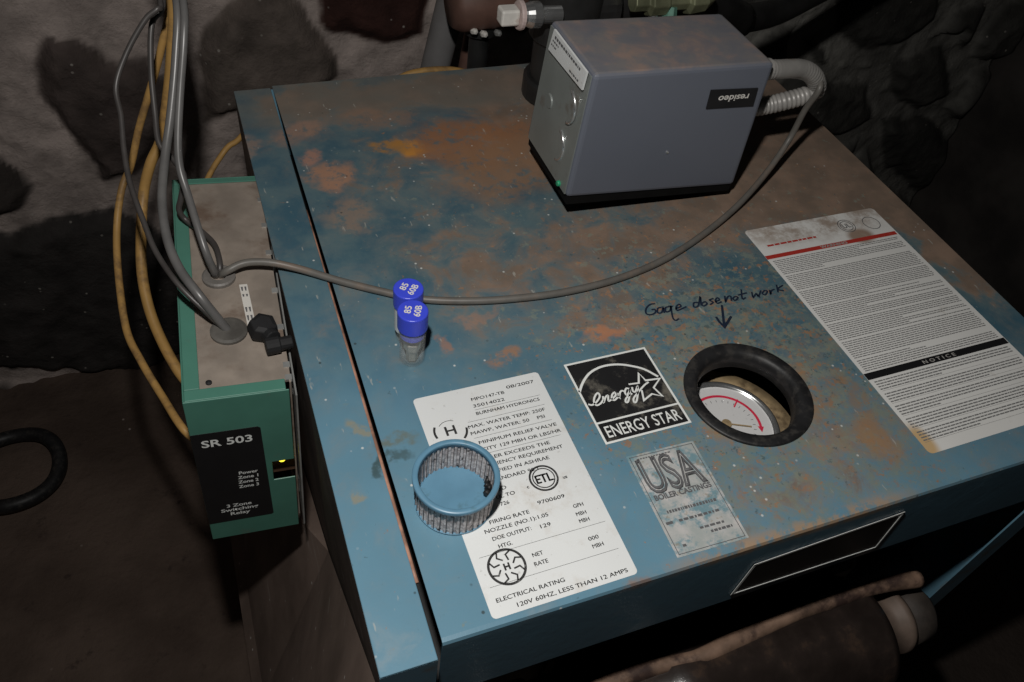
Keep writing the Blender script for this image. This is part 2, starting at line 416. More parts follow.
GREYDUSTY = simple('dusty_grey_cable_sheath', (0.125, 0.118, 0.107), 0.45, 0, 0.15, 40, 0.4, dirt=(0.17, 0.135, 0.11), dirt_amt=0.4)
DARKCABLE = simple('dark_grey_cable_sheath', (0.048, 0.043, 0.041), 0.42, 0, 0.15, 60)
YELLOW = simple('yellow_cable_sheath', (0.40, 0.235, 0.075), 0.5, 0, 0.2, 30, 0.3, dirt=(0.20, 0.12, 0.05), dirt_amt=0.6, dscale=30)
CONDUIT = simple('grey_flexible_conduit', (0.30, 0.29, 0.275), 0.4, 0.1, 0.12, 50, 0.5, dirt=(0.2, 0.17, 0.14), dirt_amt=0.3)
CAPBLUE = simple('blue_vial_cap', (0.045, 0.07, 0.62), 0.35, 0, 0.05, 50, 0.4)
FILTBLUE = simple('blue_filter_plastic', (0.105, 0.235, 0.340), 0.38, 0, 0.08, 50, 0.5, dirt=(0.08, 0.17, 0.22), dirt_amt=0.2, dscale=50)
DIALW = m_label('dial_face', (0.66, 0.66, 0.66), 0.4, (0.40, 0.32, 0.2), 40)
RED = simple('red_dial_print', (0.60, 0.03, 0.07), 0.4)
DIRTYTAN = simple('dusty_brass_well', (0.34, 0.25, 0.14), 0.6, 0, 0.3, 60, 0.3, dirt=(0.1, 0.07, 0.04), dirt_amt=0.4)
RUSTY = simple('rusty_cast_iron', (0.21, 0.135, 0.095), 0.6, 0, 0.35, 40, 0.4, dirt=(0.05, 0.03, 0.025), dirt_amt=0.5, dscale=25, bump=0.4)
IRON = simple('black_burner_iron', (0.030, 0.022, 0.019), 0.28, 0, 0.3, 30, 0.6, dirt=(0.07, 0.045, 0.032), dirt_amt=0.3, dscale=30, bump=0.2)
PIPEBLK = simple('black_iron_pipe', (0.018, 0.018, 0.018), 0.4, 0, 0.3, 30, 0.5)
PIPEGRY = simple('grey_dusty_pipe', (0.17, 0.165, 0.165), 0.55, 0, 0.2, 12, 0.4)
PIPERED = simple('red_brown_iron', (0.12, 0.065, 0.05), 0.6, 0, 0.3, 20, 0.4)
BRASS = simple('tarnished_green_brass', (0.20, 0.21, 0.13), 0.4, 0.5, 0.35, 40, 0.5)
WHITEPL = simple('white_plastic', (0.66, 0.64, 0.60), 0.4, 0, 0.1, 60, dirt=(0.3, 0.2, 0.16), dirt_amt=0.3)
TAPE = m_label('white_tape', (0.62, 0.60, 0.56), 0.5)
def m_clear():
    t = NT('clear_vial_plastic')
    t.b.inputs['Alpha'].default_value = 0.13
    t.b.inputs['IOR'].default_value = 1.5
    return t.out((0.72, 0.72, 0.68), t.map(t.noise(40, 3), 0.3, 0.7, 0.16, 0.24), 0, 1.0)
CLEAR = m_clear()
def m_led():
    t = NT('lit_yellow_indicator')
    t.b.inputs['Emission Color'].default_value = (1.0, 0.85, 0.05, 1); t.b.inputs['Emission Strength'].default_value = 1.6
    return t.out((0.8, 0.7, 0.1), 0.3)
LED = m_led()
def m_floor():
    t = NT('packed_dirt_floor')
    c = t.mix(t.map(t.noise(5, 6, 0.6), 0.3, 0.7), (0.075, 0.053, 0.042), (0.135, 0.098, 0.078))
    c = t.mix(t.map(t.noise(28, 5, 0.7), 0.6, 0.75), c, (0.05, 0.035, 0.03))
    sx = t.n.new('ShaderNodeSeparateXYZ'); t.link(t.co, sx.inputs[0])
    c = t.mix(t.map(sx.outputs[0], 0.35, 0.75, 0.0, 0.7), c, (0.030, 0.026, 0.023))  # floor colour darkens to the right, standing in for the flash's fall-off
    sp = t.map(t.vor(26, vec=t.mapping(loc=(1, 2, 3))), 0.07, 0.03)
    sp = t.math('MULTIPLY', sp, t.map(t.noise(6, 2), 0.5, 0.6))
    c = t.mix(sp, c, (0.35, 0.30, 0.27))
    t.bump(t.noise(18, 7, 0.65), 0.5, 0.02)
    return t.out(c, 0.85, 0, 0.2)
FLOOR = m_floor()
def m_wall():
    t = NT('fieldstone_and_mortar')
    a = t.n.new('ShaderNodeAttribute'); a.attribute_name = 'stone_colour'
    n = t.map(t.noise(16, 7, 0.62), 0.25, 0.75, 0.65, 1.35)
    mx = t.n.new('ShaderNodeVectorMath'); mx.operation = 'SCALE'; t.link(a.outputs['Color'], mx.inputs[0]); t.link(n, mx.inputs['Scale'])
    sp = t.math('MULTIPLY', t.map(t.vor(48), 0.13, 0.06), t.map(t.noise(9, 2), 0.48, 0.58))
    c = t.mix(t.math('MULTIPLY', sp, 0.7), mx.outputs[0], (0.45, 0.42, 0.38))
    t.bump(t.noise(45, 7, 0.7), 0.6, 0.012)
    return t.out(c, 0.88, 0, 0.25)
WALL = m_wall()

# ------------------------------------------------------------------ setting: floor and fieldstone wall
FZ = -0.80
bm = bmesh.new()
n = 60
vs = [[bm.verts.new((-1.6 + 4.0 * i / n, -1.2 + 2.5 * j / n, FZ + 0.012 * (mnoise.noise(Vector((i * .4, j * .4, 0))) - 0.9) * (0.4 if abs(-1.6 + 4.0 * i / n - .26) < .4 and -0.1 < -1.2 + 2.5 * j / n < .75 else 1))) for j in range(n + 1)] for i in range(n + 1)]
for i in range(n):
    for j in range(n): bm.faces.new((vs[i][j], vs[i + 1][j], vs[i + 1][j + 1], vs[i][j + 1]))
low = bmesh.ops.extrude_face_region(bm, geom=bm.faces[:])
for e in low['geom']:
    if isinstance(e, bmesh.types.BMVert): e.co.z = FZ - 0.08
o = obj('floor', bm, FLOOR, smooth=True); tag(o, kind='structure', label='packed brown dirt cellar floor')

WY = 1.02
POLY = [  # outlines of stones and plain dark patches, each with its colour
    ([(42, 60), (58, 34), (88, 38), (118, 60), (152, 66), (176, 98), (172, 140), (132, 182), (104, 186), (86, 162), (62, 128), (42, 98)], (0.085, 0.066, 0.060)),
    ([(206, 30), (232, 10), (262, -12), (302, 2), (326, 32), (341, 60), (338, 84), (300, 104), (208, 122), (198, 60)], (0.135, 0.110, 0.095)),
    ([(322, -30), (328, 22), (350, 40), (388, 43), (428, 36), (446, -30)], (0.050, 0.022, 0.018)),  # very dark red-brown patch
    ([(-60, 128), (8, 166), (40, 186), (38, 206), (0, 220), (-60, 226)], (0.045, 0.038, 0.034)),
    ([(-60, 246), (30, 228), (116, 208), (190, 240), (230, 330), (150, 370), (-60, 368)], (0.040, 0.036, 0.034)),  # broad dark patch low on the left
    ([(60, -60), (150, -60), (150, -20), (60, -18)], (0.20, 0.17, 0.15)),
    ([(826, -40), (950, -40), (936, 20), (902, 46), (866, 52), (838, 34)], (0.055, 0.050, 0.044)),
    ([(800, 42), (828, 50), (832, 66), (812, 64)], (0.060, 0.052, 0.045)),
    ([(770, 92), (800, 76), (868, 84), (874, 120), (830, 140), (800, 128)], (0.065, 0.060, 0.052)),
    ([(892, 64), (940, 50), (956, 90), (916, 112), (888, 96)], (0.060, 0.056, 0.050)),
    ([(880, 120), (930, 118), (970, 170), (930, 200), (886, 170)], (0.050, 0.046, 0.042)),
    ([(480, 70), (440, 74), (430, 110), (560, 120), (560, 80)], (0.10, 0.08, 0.07)),
]
PW = [([(px(u, v, 1, WY)[0], px(u, v, 1, WY)[2]) for u, v in P], c) for P, c in POLY]
X0, X1, Z0, Z1, ST = -1.30, 1.62, -0.87, 0.45, 0.006
xs = np.arange(X0, X1 + 1e-6, ST); zs = np.arange(Z0, Z1 + 1e-6, ST)
GX, GZ = np.meshgrid(xs, zs, indexing='ij')
def fbm(X, Z, s, seed=0.0, o=4):
    out = np.zeros_like(X)
    for i in range(X.shape[0]):
        for j in range(X.shape[1]):
            out[i, j] = mnoise.fractal(Vector((X[i, j] * s, Z[i, j] * s, seed)), 1.0, 2.0, o)
    return out
N1 = fbm(GX, GZ, 9, 1.3, 3); N2 = fbm(GX, GZ, 9, 7.7, 3); N3 = fbm(GX, GZ, 26, 3.1, 4)
WXc = GX + 0.012 * N1 + 0.006 * N3 + 0.006; WZc = GZ + 0.012 * N2 + 0.006 * N3 - 0.006
def sdf(X, Z, P):
    P = np.array(P); d = np.full(X.shape, 1e9); s = np.ones(X.shape)
    m = len(P)
    for i in range(m):
        a = P[i]; b = P[i - 1]; e = b - a
        wx = X - a[0]; wz = Z - a[1]
        t = np.clip((wx * e[0] + wz * e[1]) / (e @ e), 0, 1)
        d = np.minimum(d, (wx - e[0] * t) ** 2 + (wz - e[1] * t) ** 2)
        c1 = Z >= a[1]; c2 = Z < b[1]; c3 = e[0] * wz > e[1] * wx
        flip = (c1 & c2 & c3) | (~c1 & ~c2 & ~c3)
        s = np.where(flip, -s, s)
    return s * np.sqrt(d)
mort = np.array([0.42, 0.355, 0.325])
colr = np.ones((*GX.shape, 3)) * mort
colr *= (1 + 0.10 * N3)[..., None]
colr *= np.clip(1.0 - 0.55 * np.clip((GX - 0.75) / 0.5, 0, 1), 0.4, 1)[..., None]      # mortar colour darkens to the right of the boiler
hgt = np.zeros(GX.shape); near = np.full(GX.shape, 1e9)
def ss(x): x = np.clip(x, 0, 1); return x * x * (3 - 2 * x)
for P, c in PW:
    d = sdf(WXc, WZc, P); near = np.minimum(near, d)
    k = ss((-d + 0.004) / 0.010)
    colr = colr * (1 - k[..., None]) + (np.array(c) * (1 + 0.25 * N3[..., None])) * k[..., None]
    hgt = np.maximum(hgt, ss(-d / 0.03) * 0.022)
# further stones of the wall, random, clear of the ones above
sites = []
for i in range(-1, 16):
    for j in range(-1, 12):
        sites.append((X0 + 0.21 * (i + (0.5 if j % 2 else 0) + random.uniform(-.2, .2)), Z0 + 0.15 * (j + random.uniform(-.2, .2)), random.uniform(0.05, 0.12)))
S = np.array(sites)
D = np.stack([np.hypot((WXc - s[0]) / 1.3, WZc - s[1]) for s in S]); idx = np.argsort(D, axis=0)[:2]
d1 = np.take_along_axis(D, idx[:1], 0)[0]; d2 = np.take_along_axis(D, idx[1:2], 0)[0]
k = ss((d2 - d1 - 0.020) / 0.02) * ss((near - 0.03) / 0.02)
k *= np.where((GX < 0.35) & (GZ > -0.62), 0.0, 1.0)
tone = S[idx[0], 2]
gc = np.stack([tone, tone * 0.86, tone * 0.76], -1) * (1 + 0.25 * N3[..., None])
colr = colr * (1 - k[..., None]) + gc * k[..., None]
hgt = np.maximum(hgt, k * 0.03 * ss((d2 - d1) / 0.08))
hgt += 0.006 * N1 + 0.004 * N3
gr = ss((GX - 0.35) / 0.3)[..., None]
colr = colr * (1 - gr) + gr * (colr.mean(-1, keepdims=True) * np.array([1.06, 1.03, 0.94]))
ni, nj = GX.shape
V = np.stack([GX, WY - hgt, GZ], -1).reshape(-1, 3)
F = []
for i in range(ni - 1):
    for j in range(nj - 1):
        F.append((i * nj + j, (i + 1) * nj + j, (i + 1) * nj + j + 1, i * nj + j + 1))
# solid back of the wall
nb = len(V); V = np.vstack([V, [(X0, WY + .25, Z0), (X1, WY + .25, Z0), (X1, WY + .25, Z1), (X0, WY + .25, Z1)]])
F.append((nb, nb + 3, nb + 2, nb + 1))
F.append([i * nj for i in range(ni)][::-1] + [nb, nb + 1]); F.append([i * nj + nj - 1 for i in range(ni)] + [nb + 2, nb + 3])
F.append([j for j in range(nj)] + [nb + 3, nb]); F.append([(ni - 1) * nj + j for j in range(nj)][::-1] + [nb + 1, nb + 2])
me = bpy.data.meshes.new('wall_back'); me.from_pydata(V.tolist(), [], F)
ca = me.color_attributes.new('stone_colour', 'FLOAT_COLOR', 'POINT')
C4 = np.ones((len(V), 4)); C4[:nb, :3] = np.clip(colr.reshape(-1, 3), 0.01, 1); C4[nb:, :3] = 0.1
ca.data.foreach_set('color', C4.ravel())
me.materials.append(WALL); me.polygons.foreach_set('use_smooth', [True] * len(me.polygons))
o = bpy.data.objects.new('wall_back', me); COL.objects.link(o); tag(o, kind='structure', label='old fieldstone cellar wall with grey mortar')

# ------------------------------------------------------------------ the boiler
boiler = empty('boiler', (0.26, 0.3, FZ), 'rust-stained blue oil boiler with paper labels and a round gauge hole on its top', 'boiler')
GC = Vector((0.2724, 0.1125, 0.0))
# top panel with a lip folded down at the front
bm = bmesh.new()
T = 0.0015
prof = [(0.600, -T), (0.600, 0.0), (0.0035, 0.0), (0.0010, -0.0008), (0.0, -0.0030), (0.0, -0.085), (T, -0.085), (T, -0.0035), (0.0045, -T)]
A = [bm.verts.new((0.0, y, z)) for y, z in prof]; B = [bm.verts.new((0.560, y, z)) for y, z in prof]
for i in range(len(prof)):
    j = (i + 1) % len(prof); bm.faces.new((A[i], B[i], B[j], A[j]))
bm.faces.new(A); bm.faces.new(B[::-1])
# flange down the right-hand side
box(bm, 0.5585, 0.5600, 0.0, 0.60, -0.02, -0.0012)
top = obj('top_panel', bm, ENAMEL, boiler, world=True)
cb = bmesh.new(); lathe(cb, [(0, -0.05), (0.040, -0.05), (0.040, 0.05), (0, 0.05)], GC, n=64)
cut = obj('cutter', cb, ENAMEL)
bo = top.modifiers.new('hole', 'BOOLEAN'); bo.operation = 'DIFFERENCE'; bo.solver = 'EXACT'
cut.data.transform(Matrix.Identity(4)); bo.object = cut
cut.parent = None
bpy.context.view_layer.update()
dg = bpy.context.evaluated_depsgraph_get()
nm = bpy.data.meshes.new_from_object(top.evaluated_get(dg)); top.modifiers.clear(); top.data = nm
bpy.data.objects.remove(cut)
# the enamel stains are laid out in world units: give the panel a mesh origin at the front-left corner
top.data.transform(Matrix.Translation((0.26, 0.3, FZ))); top.location = (-0.26, -0.3, -FZ)

def wpart(name, bm, m, parent=None, **k):
    """part of the boiler modelled in world coordinates, with its origin at the front-left corner of the top"""
    me_o = obj(name, bm, m, parent or boiler, **k)
    if parent is None: me_o.location = (-0.26, -0.3, -FZ)
    return me_o

# narrow left-hand jacket: top flange, side and front flange
bm = bmesh.new()
def flange(bm, y0, y1, xr0, xr1, z0, z1):
    hexa(bm, [(-0.038, y0, z0), (xr0, y0, z0), (xr1, y1, z0), (-0.038, y1, z0), (-0.038, y0, z1), (xr0, y0, z1), (xr1, y1, z1), (-0.038, y1, z1)])
flange(bm, -0.0075, 0.597, -0.0050, -0.0022, -0.0015, 0.0)
wpart('side_jacket_top', bm, ENAMEL, bevel=0.0006)
bm = bmesh.new()
box(bm, -0.038, -0.005, -0.0075, -0.006, FZ + 0.02, -0.0016)
wpart('front_flange', bm, BLUE_PLAIN)
bm = bmesh.new()
box(bm, -0.038, -0.0365, -0.006, 0.597, FZ + 0.02, -0.0016)
wpart('side_panel', bm, SIDE_DUST)
bm = bmesh.new()
box(bm, 0.5585, 0.560, 0.0, 0.60, FZ + 0.02, -0.021)
wpart('side_panel', bm, BLUE_PLAIN)
bm = bmesh.new(); box(bm, 0.530, 0.5584, 0.0, 0.0015, FZ + 0.02, -0.086)
wpart('front_flange', bm, BLUE_PLAIN)
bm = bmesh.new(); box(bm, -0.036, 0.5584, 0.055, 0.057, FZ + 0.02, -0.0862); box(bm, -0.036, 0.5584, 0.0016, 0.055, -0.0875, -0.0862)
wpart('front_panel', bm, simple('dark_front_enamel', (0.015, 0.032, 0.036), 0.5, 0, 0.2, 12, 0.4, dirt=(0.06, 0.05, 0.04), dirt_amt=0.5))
bm = bmesh.new(); box(bm, -0.036, 0.5584, 0.595, 0.597, FZ + 0.02, -0.002)
wpart('back_panel', bm, BLUE_PLAIN)
bm = bmesh.new(); box(bm, -0.03, 0.55, 0.06, 0.59, FZ - 0.002, FZ + 0.02)
wpart('base', bm, IRON)
bm = bmesh.new(); box(bm, -0.034, 0.556, 0.002, 0.594, -0.0860, -0.0800)
wpart('inner_deck', bm, INSIDE)
# brown insulation edge showing in the seam
bm = bmesh.new()
P = [(-0.0030, 0.40, -0.0035), (-0.0034, 0.30, -0.0020), (-0.0036, 0.20, -0.0014), (-0.0038, 0.12, -0.0012), (-0.0040, 0.040, -0.0014)]
tube(bm, P, 0.0014, 8)
wpart('insulation_edge', bm, COPPER, smooth=True)

# gauge and rubber grommet
bm = bmesh.new()
lathe(bm, [(0.0492, 0.0001), (0.0491, 0.0014), (0.0480, 0.0022), (0.0420, 0.0020), (0.0392, 0.0008), (0.0374, -0.003), (0.0368, -0.013), (0.0392, -0.013), (0.0398, -0.004), (0.0398, 0.0001)], GC, n=72, close=True)
g = wpart('gauge_grommet', bm, BLACK, smooth=True)
GD = Vector((0.262, 0.109, -0.033))
bm = bmesh.new()
lathe(bm, [(0.0, -0.004), (0.0405, -0.004), (0.0425, -0.001), (0.0420, 0.0030), (0.0400, 0.0042), (0.0375, 0.0030), (0.0370, 0.0012), (0.0, 0.0012)], GD, n=72)
gb = wpart('gauge', bm, STEEL, smooth=True); gb['label'] = 'round pressure gauge with white face inside the hole'
bm = bmesh.new(); lathe(bm, [(0, 0.0014), (0.0372, 0.0014), (0.0372, 0.0018), (0, 0.0018)], GD, n=64)
obj('dial', bm, DIALW, gb)
def arcpts(cx, cy, r, a0, a1, n=40): return [(cx + r * math.cos(math.radians(a0 + (a1 - a0) * i / n)), cy + r * math.sin(math.radians(a0 + (a1 - a0) * i / n))) for i in range(n + 1)]
bm = bmesh.new()
Rd = 0.0275; AE = -20
ribbon(bm, arcpts(GD.x, GD.y, Rd, 110, AE), 0.0022, GD.z + 0.0021)
e = Vector((GD.x + Rd * math.cos(math.radians(AE)), GD.y + Rd * math.sin(math.radians(AE))))
tv = Vector((math.sin(math.radians(AE)), -math.cos(math.radians(AE)))); nv = Vector((math.cos(math.radians(AE)), math.sin(math.radians(AE))))
vv = [bm.verts.new((*(e + nv * 0.0024), GD.z + 0.0021)), bm.verts.new((*(e - nv * 0.0024), GD.z + 0.0021)), bm.verts.new((*(e + tv * 0.0055), GD.z + 0.0021))]
bm.faces.new(vv)
ribbon(bm, [(GD.x + 0.020 * math.cos(0.72), GD.y + 0.020 * math.sin(0.72)), (GD.x + 0.029 * math.cos(0.72), GD.y + 0.029 * math.sin(0.72))], 0.0012, GD.z + 0.0022)
obj('red_scale', bm, RED, gb)
bm = bmesh.new()
for a in range(-40, 220, 12): ribbon(bm, [(GD.x + 0.0215 * math.cos(math.radians(a)), GD.y + 0.0215 * math.sin(math.radians(a))), (GD.x + 0.0238 * math.cos(math.radians(a)), GD.y + 0.0238 * math.sin(math.radians(a)))], 0.0004, GD.z + 0.0020)
obj('scale_marks', bm, GREYINK, gb)
bm = bmesh.new(); lathe(bm, [(0, 0.0018), (0.004, 0.0018), (0.004, 0.0035), (0, 0.0038)], GD, n=20)
ribbon(bm, [(GD.x - .012, GD.y + .004), (GD.x, GD.y), (GD.x + .018, GD.y - 0.008)], 0.0012, GD.z + 0.0032)
obj('pointer', bm, DIRTYTAN, gb)
bm = bmesh.new(); lathe(bm, [(0.0435, -0.007), (0.062, -0.007), (0.064, -0.012), (0.062, -0.045), (0.0435, -0.045)], GD, n=60, close=True)
wpart('gauge_collar', bm, DIRTYTAN, smooth=True)

# ---- stickers and writing on the top
def sticker(name, cx, cy, w, h, rot, mat, r=0.001, label=None):
    o = bpy.data.objects.new(name, None)
    bm = bmesh.new(); rrect(bm, w, h, r, 0.00005)
    me = bpy.data.meshes.new(name); bmesh.ops.recalc_face_normals(bm, faces=bm.faces[:]); bm.to_mesh(me); bm.free(); me.materials.append(mat)
    o = bpy.data.objects.new(name, me); COL.objects.link(o); o.parent = boiler
    o.matrix_basis = Matrix.Translation((cx - 0.26, cy - 0.3, -FZ)) @ Matrix.Rotation(math.radians(rot), 4, 'Z')
    if label: o['label'] = label
    def loc(x, y):      # world spot of the top to sticker coordinates
        dx, dy = x - cx, y - cy; c, s = math.cos(math.radians(-rot)), math.sin(math.radians(-rot))
        return dx * c - dy * s, dx * s + dy * c
    return o, loc
ZI = 0.00028
# 1 rating label
rl, L = sticker('rating_label', 0.0782, 0.0890, 0.0955, 0.168, 0.6, LABEL, 0.003, 'long white rating label, partly under the strainer')
bm = bmesh.new()
def tl(s, x0, x1, y, h=0.0027, **k):
    a = L(x0, y); b = L(x1, y); rot = math.radians(1.6) - 0.045
    for sh in (0, 0.00016): add_text(bm, s, h, a[0] + sh, a[1] + sh * .5, ZI, width=(x1 - x0), rot=0.0, **k)
tl('08/2007', 0.0975, 0.1190, 0.1640)
tl('MPO147-TB', 0.0695, 0.0945, 0.1600); tl('35014022', 0.0690, 0.0925, 0.1540)
tl('BURNHAM HYDRONICS', 0.0690, 0.1170, 0.1472)
tl('MAX. WATER TEMP: 250F', 0.0600, 0.1175, 0.1375); tl('MAWP, WATER: 50    PSI', 0.0600, 0.1150, 0.1318)
tl('MINIMUM RELIEF VALVE', 0.0630, 0.1205, 0.1232); tl('CAPACITY 129 MBH OR LBS/HR', 0.0500, 0.1215, 0.1172)
tl('BOILER EXCEEDS THE', 0.0580, 0.1100, 0.1098); tl('EFFICIENCY REQUIREMENT', 0.0580, 0.1175, 0.1044)
tl('SPECIFIED IN ASHRAE', 0.0560, 0.1050, 0.0985); tl('STANDARD 90.1', 0.0600, 0.0945, 0.0925)
tl('LISTED', 0.0540, 0.0690, 0.0850); tl('UL TO', 0.0600, 0.0730, 0.0796); tl('726', 0.0610, 0.0670, 0.0740)
tl('9700609', 0.0845, 0.1035, 0.0680)
tl('FIRING RATE', 0.0500, 0.0770, 0.0635); tl('GPH', 0.1060, 0.1130, 0.0590)
tl('NOZZLE (NO.1):1.05', 0.0450, 0.0880, 0.0580); tl('MBH', 0.1055, 0.1125, 0.0530)
tl('DOE OUTPUT:', 0.0480, 0.0740, 0.0520); tl('129', 0.0800, 0.0870, 0.0515); tl('MBH', 0.1055, 0.1125, 0.0478)
tl('HTG.', 0.0500, 0.0590, 0.0462)
tl('NET', 0.0680, 0.0750, 0.0345); tl('RATE', 0.0670, 0.0760, 0.0285); tl('000', 0.1060, 0.1130, 0.0345); tl('MBH', 0.1065, 0.1140, 0.0290)
tl('ELECTRICAL RATING', 0.0370, 0.0810, 0.0135); tl('120V 60HZ, LESS THAN 12 AMPS', 0.0480, 0.1210, 0.0075)
for (xa, xb, y) in ((0.069, 0.119, 0.1518), (0.061, 0.119, 0.1428), (0.061, 0.119, 0.1288), (0.058, 0.120, 0.1148), (0.036, 0.122, 0.0235), (0.036, 0.122, 0.0435)):
    a = L(xa, y); rect2(bm, a[0], a[0] + (xb - xa), a[1], a[1] + 0.00022, ZI)
obj('printed_text', bm, BLACKINK, rl)
# ASME-style H mark, ETL mark, second round mark
bm = bmesh.new()
def ring2(cx, cy, r, w, a0=0, a1=360, n=48):
    c = L(cx, cy); ribbon(bm, arcpts(c[0], c[1], r, a0, a1, n), w, ZI)
ring2(0.0955, 0.0860, 0.0094, 0.0014); ring2(0.0955, 0.0860, 0.0074, 0.0008)
c = L(0.0955, 0.0860)
for sh in (0, .0003): add_text(bm, 'ETL', 0.0064, c[0] + sh, c[1] - 0.0032, ZI, width=0.0118, align='CENTER', bold=0.02)
add_text(bm, 'us', 0.0025, c[0] + 0.0125, c[1] - 0.0045, ZI, bold=0.03)
add_text(bm, 'c', 0.0025, c[0] - 0.0135, c[1] - 0.0045, ZI, bold=0.03)
obj('certification_mark', bm, BLACKINK, rl)
bm = bmesh.new()
ring2(0.0505, 0.0335, 0.0114, 0.0016)
c = L(0.0505, 0.0335)
for a in range(0, 360, 45):
    a1 = math.radians(a + 12); ribbon(bm, [(c[0] + 0.0045 * math.cos(a1), c[1] + 0.0045 * math.sin(a1)), (c[0] + 0.0080 * math.cos(a1 + .35), c[1] + 0.0080 * math.sin(a1 + .35)), (c[0] + 0.0108 * math.cos(a1 + .1), c[1] + 0.0108 * math.sin(a1 + .1))], 0.0011, ZI)
add_text(bm, 'H', 0.0042, c[0], c[1] - 0.002, ZI, align='CENTER', bold=0.05)
obj('certification_mark', bm, BLACKINK, rl)
bm = bmesh.new()
c = L(0.0475, 0.1395)
ribbon(bm, arcpts(c[0], c[1], 0.0112, 150, 200, 10), 0.0016, ZI); ribbon(bm, arcpts(c[0], c[1], 0.0112, -50, -2, 8), 0.0016, ZI)
ribbon(bm, arcpts(c[0], c[1], 0.0085, 60, 140, 14), 0.0004, ZI)
add_text(bm, 'H', 0.0075, c[0], c[1] - 0.0035, ZI, width=0.0075, align='CENTER', bold=0.02)
obj('certification_mark', bm, BLACKINK, rl)

# 2 star label: traced strokes
es, L = sticker('efficiency_label', 0.1815, 0.1370, 0.0690, 0.0755, 0.5, STARBLK, 0.0006, 'black and white square star label')
def tr(pts, sc=6.2, ox=560, oy=340): return [L(*px(ox + u / sc, oy + v / sc)[:2]) for u, v in pts]
bm = bmesh.new()
w2, h2 = 0.0345, 0.03775
for a, b in (((-w2, -h2), (w2, -h2)), ((-w2, h2), (w2, h2))): rect2(bm, a[0], b[0], a[1] - (0 if a[1] < 0 else 0.0017), a[1] + (0.0017 if a[1] < 0 else 0), ZI)
rect2(bm, -w2, -w2 + 0.0017, -h2 + .0017, h2 - .0017, ZI); rect2(bm, w2 - 0.0017, w2, -h2 + .0017, h2 - .0017, ZI)
rect2(bm, -w2 + .0017, w2 - .0017, -0.0202, -0.0186, ZI)
obj('white_frame', bm, WHITEINK, es)
bm = bmesh.new(); ribbon(bm, tr([(120, 325), (140, 268), (178, 212), (235, 175), (300, 157), (370, 153), (440, 162), (520, 182), (608, 228)]), 0.0019, ZI, 4)
obj('globe_arc', bm, WHITEINK, es)
bm = bmesh.new(); ribbon(bm, tr([(425, 276), (488, 268), (487, 206), (530, 252), (618, 240), (580, 296), (636, 350), (570, 335), (520, 375), (506, 312)]), 0.0014, ZI)
obj('star_outline', bm, WHITEINK, es)
bm = bmesh.new()
for i, st in enumerate((
    [(175, 400), (200, 404), (228, 383), (246, 350), (234, 330), (216, 350), (210, 385), (226, 406), (250, 396), (268, 372)],
    [(266, 350), (270, 388), (282, 356), (297, 346), (300, 378), (314, 374), (332, 358), (345, 342), (338, 326), (322, 342), (322, 368), (338, 374), (358, 356)],
    [(360, 330), (366, 358), (372, 326), (384, 316), (396, 320)],
    [(430, 304), (410, 302), (402, 326), (414, 342), (430, 318), (434, 300), (430, 350), (420, 386), (406, 384), (412, 360), (446, 332)],
    [(446, 294), (452, 318), (466, 322), (480, 290), (482, 330), (474, 380), (460, 388), (456, 364), (482, 328), (520, 284), (548, 262)])):
    ribbon(bm, tr(st), 0.0014, ZI + 0.00002 * i, 5)
obj('script_lettering', bm, WHITEINK, es)
bm = bmesh.new(); add_text(bm, 'ENERGY STAR', 0.0098, 0.0, -0.0330, ZI, width=0.0595, align='CENTER', bold=0.008)
obj('printed_text', bm, WHITEINK, es)

# 3 casting label
cl, L = sticker('casting_label', 0.1822, 0.0462, 0.0525, 0.0785, -1.0, CASTLBL, 0.0004, 'worn grey label with big outlined letters')
bm = bmesh.new()
add_text(bm, 'USA', 0.0265, -0.0005, 0.0075, ZI, width=0.043, align='CENTER', outline=0.034)
obj('outlined_letters', bm, GREYINK, cl)
bm = bmesh.new()
for x0, x1, y0, y1 in ((-.0245, .0245, .0372, .0377), (-.0245, .0245, -.0377, -.0372), (-.0245, -.0240, -.0377, .0377), (.0240, .0245, -.0377, .0377)): rect2(bm, x0, x1, y0, y1, ZI)
add_text(bm, 'BOILER CASTINGS', 0.0040, 0, 0.0018, ZI, width=0.043, align='CENTER', bold=0.04)
rr = random.Random(3)
def words(bm, x0, x1, y, h, rnd, gap=0.0012, lo=0.002, hi=0.006, z=ZI):
    x = x0
    while x < x1 - lo:
        w = min(rnd.uniform(lo, hi), x1 - x); rect2(bm, x, x + w, y, y + h, z); x += w + gap
words(bm, -.018, .020, -.0090, .0022, rr, .0006, .0008, .0022)
words(bm, -.013, .017, -.0165, .0018, rr, .0009, .0012, .004)
words(bm, -.002, .016, -.0250, .0016, rr, .0009, .0012, .004); words(bm, .004, .020, -.0292, .0018, rr, .0006, .001, .003)
words(bm, -.019, -.016, -.0335, .0018, rr); words(bm, -.0225, -.020, -.0165, .002, rr)
rect2(bm, -.021, -.0175, -.0165, -.0145, ZI + .00002)
words(bm, -.020, .006, .0345, .001, rr, .0006, .001, .002)
obj('printed_text', bm, GREYINK, cl)

